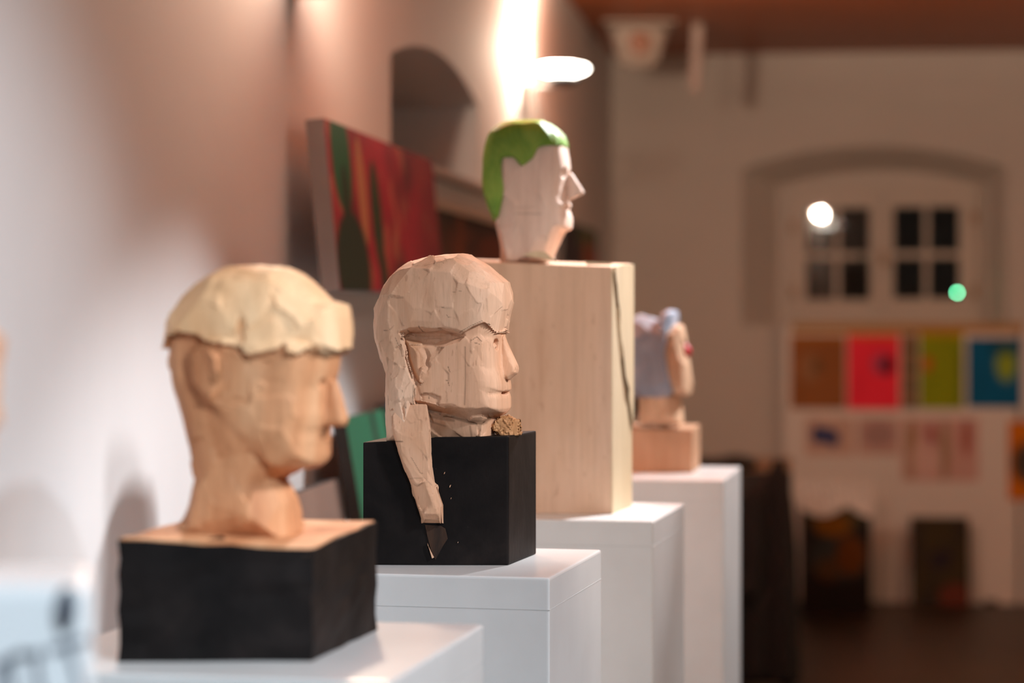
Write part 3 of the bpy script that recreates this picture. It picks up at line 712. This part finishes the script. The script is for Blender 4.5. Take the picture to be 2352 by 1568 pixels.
# splintered wood under the plait, in a gouged pocket of the block
lx0, ly0, lz0 = fr.loc()
def wpt(px, py, Y): x, y, z = at(px, py, Y); return (x-lx0, y-ly0, z-lz0)
def flatpiece(name, pts, Y, t, mat, parent, lab=None, jit=.0008, seed=2, org=None):
    """thin carved piece: outline with thickness t towards the viewer"""
    ox, oy, oz = org or (lx0, ly0, lz0); r = random.Random(seed)
    q = [at(px, py, Y) for px, py in pts]; q = [(x-ox+r.uniform(-jit, jit), z-oz+r.uniform(-jit, jit)) for x, y, z in q]
    o = put(name, extrude_xz(name, q, Y-t-oy, Y-oy), mat, parent)
    if lab: o['label'] = lab
    return o
gouge_m = wood('gouged_wood', srgb(110, 72, 44), srgb(62, 40, 26), srgb(26, 17, 12), 2.5, .8, False)
flatpiece('gouged_pocket', [(975, 1206), (1014, 1206), (1022, 1214), (1028, 1236), (1018, 1252), (1000, 1284), (990, 1262), (982, 1236)], 3.1475, .0022, gouge_m, B2, 'gouged patch of bare wood below the plait')
flatpiece('splinter', [(981, 1248), (984, 1250), (996, 1280), (992, 1281)], 3.1458, .003, w2, B2)
flatpiece('splinter', [(1003, 1118), (1008, 1125), (1017, 1160), (1018, 1200), (1015, 1200), (1013, 1160)], 3.146, .006, w2, B2)
# rough chunk of wood left standing in front of the neck
X, Y, Z = grid(-.022, .024, -.018, .018, -.004, .030, .0009)
x3, y3, z3 = X[:, None, None], Y[None, :, None], Z[None, None, :]
f = np.maximum(np.maximum(np.abs(x3+.004)-.0135-.25*(z3-.012)*0, np.abs(y3)-.013), np.abs(z3-.0095)-.0125)
f = np.maximum(f, (np.abs(x3*.8)+np.abs(z3-.010)*.8-.0165))+.0007*np.sin(x3*700+3)*np.sin(z3*560)+.0006*np.sin(y3*640+x3*300)
f2 = np.maximum(np.maximum(np.abs(x3-.0115)-.006+.0022*np.sin(z3*1500), np.abs(y3)-.011), np.abs(z3-.007)-.009)
o = build('wood_chunk', np.minimum(f, f2).astype(np.float32), (X[0], Y[0], Z[0]), .0009, w2k, B2, 40, .7, 8, None, .0003, 'rough splintered chunk of brown wood in front of the neck')
cx_, _, cz_ = at(1163, 1006, 3.19); o.location = (cx_-lx0, 3.19-ly0, .169)
def cyl(px, py):
    return wpt(px, py, 3.1445)
# pale chips in the black paint
for i, (px, py, r_) in enumerate(((1021, 1086, 1.6), (1034, 1116, 2.0), (1036, 1144, 1.2), (1052, 1245, 1.0))):
    flatpiece('paint_chip', [(px-r_, py+r_*1.6), (px+r_*.2, py+r_), (px+r_, py-r_*1.6), (px-r_*.3, py-r_)], 3.1466, .0012, w2, B2, None, 0)

# ------------------------------------------------------------------ bust 3: green haired head on a big block
fr = Frame(1215, ped_z, 4.02, math.radians(12), 1215, .91)
B3 = empty('carved_bust', fr.loc(), 0, 'tall pale wooden bust with bright green painted hair on a large plain block', 'sculpture', 'carved wooden busts on the pedestals')
foot = blockverts(fr, [(-.112, 3.955), (.1622, 3.934), (.2018, 4.09), (-.07, 4.12)])
put('torso_block', prism('torso_block', foot, 0, [.413, .402, .410, .418], .002, 2, .0012, 7, 0), w3, B3)
# rough shoulder cut and the sawn face with its raised bark line
rx = lambda t, o=0: (foot[1][0]+(foot[2][0]-foot[1][0])*t+o, foot[1][1]+(foot[2][1]-foot[1][1])*t)
def sideface(name, tz, off, mat, lab=None):
    bm = bmesh.new(); A = []; B = []
    for t, z in tz:
        x, y = rx(t); A.append(bm.verts.new((x-.001, y, z))); B.append(bm.verts.new((x+off, y-off*.25, z)))
    n = len(tz); bm.faces.new(A); bm.faces.new(B[::-1])
    for i in range(n): bm.faces.new((A[i], B[i], B[(i+1) % n], A[(i+1) % n]))
    o = put(name, from_bm(name, bm), mat, B3)
    if lab: o['label'] = lab
sideface('sawn_face', [(.0, .0), (1, .0), (1, .405), (0, .398)], .0012, w3b, 'cream coloured sawn side of the block')
sideface('raised_slab', [(.06, .396), (.2, .350), (.22, .33), (.35, .28), (.45, .25), (.62, .215), (.7, .2), (.98, .14), (1.0, .18), (1.0, .409), (.5, .407), (.05, .402)], .0045, w3b)
bl = plain('bark_line', (.16, .10, .05), .8)
bm_pts = [(.04, .392), (.12, .372), (.18, .350), (.24, .33), (.33, .295), (.42, .262), (.55, .222), (.68, .200), (.75, .178), (.95, .13)]
put('bark_line', tube('bark_line', [(rx(t)[0]+.0030+.001*math.sin(i*3), rx(t)[1], z) for i, (t, z) in enumerate(bm_pts)], [.0012, .0024, .0020, .0026, .0018, .0022, .003, .0036, .0014, .001]), bl, B3)
# pencil mark on the broad face
flx, fly, flz = fr.loc()
flatpiece('shoulder_notch', [(1340, 600), (1405, 603), (1404, 607), (1350, 609)], 3.941, .002, w3b, B3, None, .0006, 3, (flx, fly, flz))
flatpiece('neck_facet', [(1199, 585), (1230, 576), (1250, 577), (1275, 596), (1276, 601), (1240, 593)], 3.952, .006, w3b, B3, 'pale cut facet at the foot of the neck', .0004, 3, (flx, fly, flz))
pm = plain('pencil_mark', (.26, .15, .10), .8)
flatpiece('pencil_mark', [(1363, 618), (1365, 618), (1354, 690), (1346, 727), (1344, 727), (1351, 690)], 3.9386, .0006, pm, B3, None, .0, 3, (flx, fly, flz))
sil3 = [(1169, 282), (1190, 279), (1213, 278), (1235, 278), (1253, 279), (1266, 286), (1279, 296), (1291, 306), (1299, 316), (1304, 328), (1306, 340), (1308, 352), (1311, 366), (1313, 378), (1315, 392), (1311, 405), (1307, 430), (1306, 450), (1308, 462),
        (1314, 465), (1317, 469), (1315, 477), (1311, 480), (1313, 487), (1318, 497), (1319, 510), (1318, 525), (1310, 530), (1297, 534), (1286, 546), (1279, 565), (1277, 585), (1278, 612), (1150, 612), (1155, 584), (1154, 565), (1151, 543), (1141, 510),
        (1126, 485), (1113, 446), (1110, 420), (1111, 393), (1112, 368), (1114, 344), (1119, 325), (1128, 309), (1135, 298), (1146, 291)]
hair3 = [(1095, 265), (1320, 265), (1320, 338), (1306, 338), (1285, 340), (1269, 339), (1254, 345), (1250, 352), (1243, 367), (1232, 376), (1219, 386), (1210, 382), (1204, 373), (1197, 367), (1185, 366), (1172, 366), (1165, 382), (1166, 400), (1168, 415), (1174, 438),
         (1168, 458), (1162, 480), (1155, 500), (1141, 512), (1095, 520)]
nose3 = [(1312, 396), (1318, 404), (1330, 423), (1341, 441), (1341, 447), (1336, 449), (1325, 454), (1309, 462), (1298, 458), (1300, 430), (1306, 400)]
ear3 = [(1168, 372), (1182, 366), (1196, 369), (1205, 378), (1207, 395), (1200, 412), (1192, 432), (1182, 440), (1174, 425), (1167, 400)]
face3 = [(1250, 345), (1320, 335), (1330, 530), (1297, 534), (1272, 510), (1270, 490), (1282, 450), (1280, 420), (1275, 395), (1265, 370)]
def extra3(f, x, y, z, fr):
    for s_ in (1, -1):
        (cx, cz), = fr.p([(1304, 400)]); f = np.maximum(f, -ellip(x, y, z, (cx+.006, .024*s_, cz), (.012, .013, .009)))
    (cx, cz), = fr.p([(1314, 481)]); f = np.maximum(f, -ellip(x, y, z, (cx+.002, 0, cz), (.010, .022, .0022)))
    return f
f, fh, org, h = carve_head(fr, sil3, .060, .030, 3.6, [
    (ear3, .0045, .004), (face3, -.006, .022), ([(1150, 540), (1290, 540), (1290, 620), (1140, 620)], -.004, .02),
    ([(1200, 485), (1262, 487), (1262, 493), (1200, 491)], -.0015, .003)], nose3, (.005, .012), hair3, .0025, .10, .0022, extra3)
st3 = stroke_stain(fr, [([(1200, 493), (1262, 494)], .0010, .45), ([(1200, 480), (1245, 478)], .0014, .2)])
build('head', f, org, h, w3f, B3, 120, .8, 9, st3, rz=-fr.rot, fine=fr.p([(1285, 400)])[0][0])
build('hair', fh, org, h, green_m, B3, 220, .55, 6, None, .0007, 'green painted hair', rz=-fr.rot)

# ------------------------------------------------------------------ bust 4: hooded head, red nose
fr = Frame(1510, ped_z, 4.98, math.radians(12), 1500, .95)
B4 = empty('carved_bust', fr.loc(), 0, 'small wooden bust in a grey blue hood with a red nose tip', 'sculpture', 'carved wooden busts on the pedestals')
foot = blockverts(fr, [(.185, 4.955), (.3676, 4.925), (.395, 5.08), (.215, 5.10)])
put('wooden_base', prism('wooden_base', foot, 0, [.090, .088, .092, .094], .003, 2), w4, B4)
sil4 = [(1440, 742), (1460, 728), (1485, 726), (1510, 735), (1522, 742), (1545, 744), (1560, 745), (1573, 752), (1577, 775), (1574, 800), (1580, 818), (1588, 835), (1586, 850), (1588, 868), (1591, 890), (1588, 905), (1570, 908), (1556, 906),
        (1566, 930), (1568, 975), (1470, 975), (1468, 935), (1464, 912), (1436, 890), (1426, 840), (1428, 780)]
hair4 = [(1420, 700), (1540, 700), (1546, 745), (1542, 790), (1540, 820), (1548, 860), (1556, 890), (1557, 904), (1540, 908), (1500, 908), (1470, 912), (1420, 912)]
nose4 = [(1573, 785), (1582, 790), (1591, 800), (1592, 810), (1588, 818), (1574, 820), (1566, 805)]
f, fh, org, h = carve_head(fr, sil4, .070, .040, 3.0, [([(1460, 905), (1570, 905), (1570, 980), (1460, 980)], -.018, .01)], None, (.01, .01), hair4, .007, .1, .0026)
build('head', f, org, h, w4f, B4, 80, .8, 9, rz=-fr.rot)
build('hood', fh, org, h, hood_m, B4, 70, .8, 2, None, .0006, 'grey blue painted hood', rz=-fr.rot)
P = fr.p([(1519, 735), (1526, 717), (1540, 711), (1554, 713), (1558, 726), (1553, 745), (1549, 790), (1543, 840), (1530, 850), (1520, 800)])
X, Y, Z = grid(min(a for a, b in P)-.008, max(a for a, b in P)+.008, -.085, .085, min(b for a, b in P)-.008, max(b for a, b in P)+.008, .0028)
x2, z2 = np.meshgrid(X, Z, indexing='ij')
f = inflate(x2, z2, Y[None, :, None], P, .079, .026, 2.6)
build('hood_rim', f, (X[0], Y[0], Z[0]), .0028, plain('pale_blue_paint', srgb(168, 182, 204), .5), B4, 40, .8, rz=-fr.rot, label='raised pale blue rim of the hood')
P = fr.p(nose4); X, Y, Z = grid(min(a for a, b in P)-.008, max(a for a, b in P)+.008, -.022, .022, min(b for a, b in P)-.008, max(b for a, b in P)+.008, .002)
x2, z2 = np.meshgrid(X, Z, indexing='ij')
build('nose', inflate(x2, z2, Y[None, :, None], P, .013, .012, 2.2), (X[0], Y[0], Z[0]), .002, red_m, B4, 0, rz=-fr.rot, label='bright red nose')
# black carved tail behind its neck
ox = fr.loc()
qx, _, qz = at(1452, 918, 5.06)
put('black_tail', lathe('black_tail', [(.001, -.040), (.010, -.036), (.017, -.015), (.016, .012), (.009, .034), (.001, .040)], 20), dark_m, B4, (qx-ox[0], 5.06-ox[1], qz-ox[2]), (0, .1, 0))['label'] = 'black painted knot behind the neck'

# ------------------------------------------------------------------ bust 0: white box with drawn marks, head out of frame
fr = Frame(-120, ped_z, 1.60, math.radians(12))
B0 = empty('carved_bust', fr.loc(), 0, 'nearest bust at the left edge on a white box with black drawings', 'sculpture', 'carved wooden busts on the pedestals')
z_top = CH-(1343-710)/F*1.52-ped_z
bx0, bx1, by0, by1 = at(-360, 0, 1.52)[0]-fr.loc()[0], at(207, 0, 1.52)[0]-fr.loc()[0], 1.52-1.60, 1.68-1.60
white_m = plain('white_gloss_paint', (.80, .81, .82), .35, .03)
put('white_base', prism('white_base', [(bx0, by0), (bx1, by0), (bx1-.020, by0+.13), (bx0, by0+.13)], 0, z_top, .011, 4), white_m, B0)
ink = plain('black_ink', (.02, .02, .03), .6); inkg = plain('grey_ink', (.10, .11, .14), .6)
def mark(pts, mat, Y=1.5199, t=.0008):
    lx_, ly_, lz_ = fr.loc(); q = [at(px, py, Y) for px, py in pts]
    q = [(x-lx_, max(z-lz_, .001)) for x, y, z in q]
    put('drawn_mark', extrude_xz('drawn_mark', q, Y-t-ly_, Y+.0001-ly_), mat, B0)
def ellpts(cx, cy, rx_, ry_, n=20, rot=0):
    return [(cx+rx_*math.cos(2*math.pi*i/n)*math.cos(rot)-ry_*math.sin(2*math.pi*i/n)*math.sin(rot), cy+rx_*math.cos(2*math.pi*i/n)*math.sin(rot)+ry_*math.sin(2*math.pi*i/n)*math.cos(rot)) for i in range(n)]
mark(ellpts(150, 1402, 25, 56, rot=.12), inkg)
mark([(128, 1398), (136, 1392), (146, 1408), (160, 1416), (168, 1408), (166, 1430), (154, 1452), (140, 1458), (130, 1440)], ink, 1.5190)
mark(ellpts(153, 1362, 10, 12), ink, 1.5190)
def line(pts, wd, mat):
    for (a0, b0), (a1, b1) in zip(pts, pts[1:]):
        L = math.hypot(a1-a0, b1-b0); nx_, ny_ = -(b1-b0)/L*wd, (a1-a0)/L*wd
        mark([(a0+nx_, b0+ny_), (a1+nx_, b1+ny_), (a1-nx_, b1-ny_), (a0-nx_, b0-ny_)], mat)
line([(112, 1494), (150, 1484), (202, 1466)], 9, inkg); line([(-10, 1528), (40, 1505), (96, 1500)], 8, inkg); line([(22, 1512), (30, 1600)], 7, inkg)
line([(82, 1502), (86, 1552), (98, 1620)], 7, inkg); line([(160, 1490), (172, 1530), (190, 1600)], 7, inkg); line([(12, 1530), (-16, 1600)], 7, inkg); line([(62, 1506), (40, 1500)], 9, ink)
sc0 = lambda pts: [(x, y) for x, y in pts]
# head: same proportions as its neighbour, nose tip just inside the frame
k = 1.42
def T0(pts): return [((x-802)*k+13, (y-962)*k+958) for x, y in pts]
fr0 = Frame(-120, ped_z, 1.60, math.radians(12))
f, fh, org, h = carve_head(fr0, T0([(min(x, 742) if y < 812 else x, min(y, 1190)) for x, y in sil]), .056, .044, 2.8, [(T0(jaw), .004, .006), (T0(ear1), .008, .004)], T0([(x+2, y) for x, y in nose1]), (.006, .0135), T0(hair), .004, .1, .0024)
build('head', f, org, h, w1, B0, 120, .8, 3, rz=-fr0.rot); build('hair', fh, org, h, w1h, B0, 90, .8, 5, rz=-fr0.rot)

# ------------------------------------------------------------------ far end: display boards and what hangs on them
board_m = plain('board_white', (.74, .66, .60), .6, .04, 3)
OB = .10
def bu(px): return farpx(px, OB+.03)
def board(ua, ub, zt, label):
    e = empty('display_board', FW(ua, OB, 0), -TH, label, 'board', 'white display boards under the window')
    put('board_panel', box('board_panel', 0, ub-ua, -.03, 0, .0, zt, .003), board_m, e)
    put('board_foot', box('board_foot', .1, .16, -.09, .06, 0, .02, .003), dark_edge, e); put('board_foot', box('board_foot', ub-ua-.16, ub-ua-.1, -.09, .06, 0, .02, .003), dark_edge, e)
    return e
board(bu(1800), bu(2337), ZF(748), 'wide white display board under the window carrying the coloured posters')
board(bu(2345), bu(2345)+1.1, ZF(748), 'second white display board at the right edge behind the orange poster')
paper_edge = plain('paper_edge', (.5, .45, .4), .7)
def poster(name, x0, x1, y0, y1, fn, label, cat='poster', group=None, t=.003, rough=.6, off=0):
    ua, ub = bu(x0), bu(x1); Yd = FW((ua+ub)/2, OB+.03)[1]
    z0, z1 = CH+(710-y1)/F*Yd, CH+(710-y0)/F*Yd
    me = panel(name, ub-ua, z1-z0, t, fn, paper_edge, rough, 48)
    o = put(name, me, None, None, FW(ua, OB+.0301+off, z0), (0, 0, -TH)); tag(o, label, cat, group); return o
def solid(c, blobs=(), top=None, seed=3, var=.12):
    def fn(x, z):
        n = blobnoise(x, z, seed, 5, 6); b = np.tile(np.array(srgb(*c)), (len(x), 1))*(1+var*n)[:, None]
        for (cx, cz, rx_, rz_, cc, am) in blobs: b = lay(b, srgb(*cc), ell(x, z, cx, cz, rx_, rz_, .5)*am)
        if top: b = lay(b, srgb(*top), np.clip((z-.90)*14, 0, 1))
        return np.clip(b, 0, 1)
    return fn
G = 'coloured posters on the white display board'
poster('brown_poster', 1816, 1942, 770, 938, solid((150, 92, 48), [(.35, .55, .2, .2, (160, 118, 84), .7), (.5, .58, .09, .12, (96, 74, 40), .7)], (176, 110, 40)), 'brown poster at the left end of the top row on the board', group=G)
poster('pink_poster', 1946, 2067, 766, 940, solid((250, 48, 72), [(.66, .60, .2, .14, (170, 80, 110), .8), (.76, .58, .12, .12, (90, 8, 34), .95)], (236, 100, 40)), 'bright pink poster with a small dark face', group=G)
poster('patterned_strip', 2072, 2108, 766, 938, lambda x, z: lay(np.tile(np.array(srgb(146, 108, 78)), (len(x), 1)), srgb(60, 66, 42), np.clip(np.sin(z*26)*2, 0, 1)*ell(x, z, .6, .5, .35, .9)), 'narrow strip with dark spots between the pink and the green poster', group=G)
poster('green_poster', 2112, 2213, 762, 938, solid((140, 150, 6), [(.18, .58, .12, .1, (200, 90, 30), .9), (.95, .4, .12, .4, (90, 110, 10), .6)], (190, 150, 10)), 'lime green poster with a small red dot', group=G)
poster('blue_poster', 2222, 2346, 776, 935, solid((0, 92, 134), [(.72, .62, .19, .24, (150, 170, 20), .9), (.70, .86, .3, .12, (0, 60, 70), .6)]), 'deep blue poster with a yellow green balloon shape', group=G)
poster('ochre_strip', 1818, 2352, 742, 763, solid((176, 132, 78), seed=8), 'ochre paper strip along the top edge of the board', 'paper', t=.002, off=0)
G2 = 'drawings pinned under the posters'
poster('blue_drawing', 1850, 1962, 958, 1045, solid((206, 172, 156), [(.4, .52, .25, .2, (24, 54, 110), 1), (.22, .55, .09, .26, (24, 50, 104), .9), (.58, .42, .12, .2, (24, 50, 104), .9)], seed=4, var=.03), 'white sheet with a dark blue ink shape', 'drawing', G2)
poster('pencil_drawing', 1970, 2066, 958, 1045, solid((204, 168, 156), [(.5, .55, .42, .36, (168, 134, 130), .9)], seed=5, var=.05), 'white sheet with a faint grey pencil drawing', 'drawing', G2)
poster('plant_drawing', 2072, 2248, 960, 1104, solid((206, 164, 154), [(.12, .5, .06, .5, (148, 122, 78), .9), (.38, .68, .06, .22, (150, 50, 60), .9), (.56, .5, .06, .5, (150, 128, 96), .9), (.84, .7, .08, .3, (166, 90, 80), .8), (.3, .35, .2, .3, (224, 190, 180), .6)], seed=6, var=.05), 'large pale sheet with red and green plant drawings', 'drawing', G2)
poster('orange_poster', 2316, 2470, 967, 1148, solid((204, 112, 8), [(.30, .47, .26, .26, (58, 60, 52), .95)], seed=2), 'orange poster with a dark blot cut off by the right edge', off=.004)

def standing(name, x0, x1, y0, off, fn, label, t=.02, ybot=1386, lean=0):
    ua, ub = farpx(x0, off), farpx(x1, off); Yd = FW((ua+ub)/2, off)[1]; z1 = CH+(710-y0)/F*Yd
    me = panel(name, ub-ua, z1, t, fn, dark_edge, .5, 60)
    o = put(name, me, None, None, FW(ua, off, .004), (-lean, 0, -TH)); tag(o, label, 'painting'); return o
def art_dark(x, z):
    b = np.tile(np.array(srgb(60, 46, 20)), (len(x), 1)); b = lay(b, srgb(40, 30, 24), np.clip(blobnoise(x, z, 3, 6, 9)*2, 0, 1)*.8)
    b = lay(b, srgb(40, 26, 30), ell(x, z, .52, .52, .2, .12)); return lay(b, srgb(104, 40, 26), ell(x, z, .78, .1, .3, .16)*.8)
standing('dark_painting', 2092, 2226, 1190, .27, art_dark, 'small dark green painting standing on the floor against the board', lean=.12)

# plastic-wrapped artwork standing on the floor
offw = .62; ua, ub = farpx(1838, offw), farpx(2000, offw); Yd = FW((ua+ub)/2, offw)[1]
wr = empty('wrapped_artwork', FW(ua, offw, 0), -TH, 'dark artwork with yellow patches half wrapped in crumpled plastic on the floor', 'painting')
W_, H_ = ub-ua, CH+(710-1118)/F*Yd
def art_wrap(x, z):
    b = np.tile(np.array(srgb(40, 34, 32)), (len(x), 1)); b = lay(b, srgb(70, 62, 40), ell(x, z, .5, .82, .42, .16)); b = lay(b, srgb(56, 60, 56), ell(x, z, .55, .45, .4, .2)*.6)
    b = lay(b, srgb(120, 74, 8), ell(x, z, .46, .72, .26, .09, .3)); b = lay(b, srgb(96, 52, 10), ell(x, z, .72, .48, .2, .16, .3)); return lay(b, srgb(84, 52, 22), ell(x, z, .4, .36, .18, .1)*.7)
put('artwork_panel', panel('artwork_panel', W_, H_-.02, .03, art_wrap, dark_m, .4, 60), None, wr, (0, 0, .003))
nx, nz = 44, 10; rng = np.random.RandomState(5); V = []; Q = []
for side in (0, 1):
    for i in range(nx+1):
        for j in range(nz+1):
            x = -.012+(W_+.024)*i/nx; z = H_-.085+.115*j/nz+(.012*math.sin(i*.9)+.010*math.sin(i*2.3+1))*(j/nz)-(.05*abs(math.sin(i*.11)))*(1-j/nz)
            y = -.05+.022*(j/nz)+.006*math.sin(i*1.7+j*.8)+.005*math.sin(i*.6-j*1.3)
            if side: y += .0025
            V.append((x, y, z))
n1 = (nx+1)*(nz+1)
for i in range(nx):
    for j in range(nz):
        a_ = i*(nz+1)+j; q = (a_, a_+nz+1, a_+nz+2, a_+1); Q.append(q); Q.append(tuple(n1+v for v in q[::-1]))
me = bpy.data.meshes.new('plastic_wrap'); me.from_pydata(V, [], Q); me.update()
put('plastic_wrap', me, plain('crumpled_plastic', (.86, .80, .76), .25), wr)['label'] = 'crumpled whitish plastic over the top edge'

# table with a black coat over a chair in front of it
tw = plain('table_oak', (.36, .22, .10), .45)
tx0, tx1 = at(1560, 0, 10)[0], at(1782, 0, 10)[0]
tb = empty('wooden_table', (tx0, 9.5, 0), -TH, 'light brown wooden table far behind the last pedestal', 'table')
TW = tx1-tx0; TZ = .79
put('table_top', box('table_top', 0, TW, 0, 1.0, TZ-.03, TZ, .004), tw, tb)
for x, y in ((.03, .06), (TW-.2, .06), (.03, .88), (TW-.2, .88)): put('leg', box('leg', x, x+.05, y, y+.05, 0, TZ-.03, .003), tw, tb)
bg = empty('black_bag', (tx0+.16, 9.72, TZ), -TH, 'flat black bag lying on the table behind the last pedestal', 'bag')
X, Y, Z = grid(-.16, .16, -.14, .14, -.012, .075, .006); x3, y3, z3 = X[:, None, None], Y[None, :, None], Z[None, None, :]
f = ((np.abs(x3)/.14)**3+(np.abs(y3)/.12)**3+(np.abs(z3-.022)/(.026+.008*np.sin(x3*30)))**3)**(1/3)-1
f = np.maximum(f*.03, -z3+.0005).astype(np.float32)
build('bag_body', f, (X[0], Y[0], Z[0]), .006, dark_m, bg, 0)
put('bag_handle', tube('bag_handle', [(-.06, -.11, .02), (-.05, -.145, .012), (0, -.16, .009), (.05, -.145, .012), (.06, -.11, .02)], .007), dark_m, bg)

cw = plain('black_chair_wood', (.02, .015, .014), .5)
cxl, cxr = at(1655, 0, 9.1)[0], at(1812, 0, 9.1)[0]; CWd = cxr-cxl
ch = empty('side_chair', (cxl, 9.05, 0), -TH, 'black cloth covered chair right of the last pedestal', 'chair')
for x, y, z in ((0, 0, .44), (CWd-.03, 0, .44), (0, .36, .80), (CWd-.03, .36, .80)): put('leg', box('leg', x, x+.03, y, y+.03, 0, z, .003), cw, ch)
put('seat', box('seat', -.01, CWd+.01, -.02, .40, .44, .475, .008), cw, ch); put('backrest', box('backrest', .03, CWd-.03, .365, .385, .55, .80, .004), cw, ch)
cp = [(1640, 1130), (1700, 1128), (1735, 1118), (1760, 1085), (1778, 1052), (1800, 1052), (1808, 1085), (1820, 1150), (1830, 1260), (1834, 1400), (1838, 1560), (1790, 1566), (1740, 1562), (1700, 1568), (1640, 1560)]
YC = 9.06
P = [(at(a_, b_, YC)[0]-cxl, max(at(a_, b_, YC)[2], .006)) for a_, b_ in cp]
X, Y, Z = grid(-.08, CWd+.08, -.14, .14, -.006, .92, .006); x2, z2 = np.meshgrid(X, Z, indexing='ij'); y3 = Y[None, :, None]+.012*np.sin(X*60)[:, None, None]
f = inflate(x2, z2, y3+.02, P, .075, .05, 2.4)
build('cloth_cover', f, (X[0], Y[0], Z[0]), .006, plain('black_wool', (.010, .009, .010), .9, .3, 20), ch, 0)
P2 = [(.06, .38), (.13, .36), (.15, .55), (.12, .78), (.07, .74)]
x2, z2 = np.meshgrid(X, Z, indexing='ij')
build('cover_fold', inflate(x2, z2, Y[None, :, None]+.095, P2, .03, .028, 2.2), (X[0], Y[0], Z[0]), .006, plain('black_wool_sleeve', (.014, .012, .014), .9, .3, 20), ch, 0)
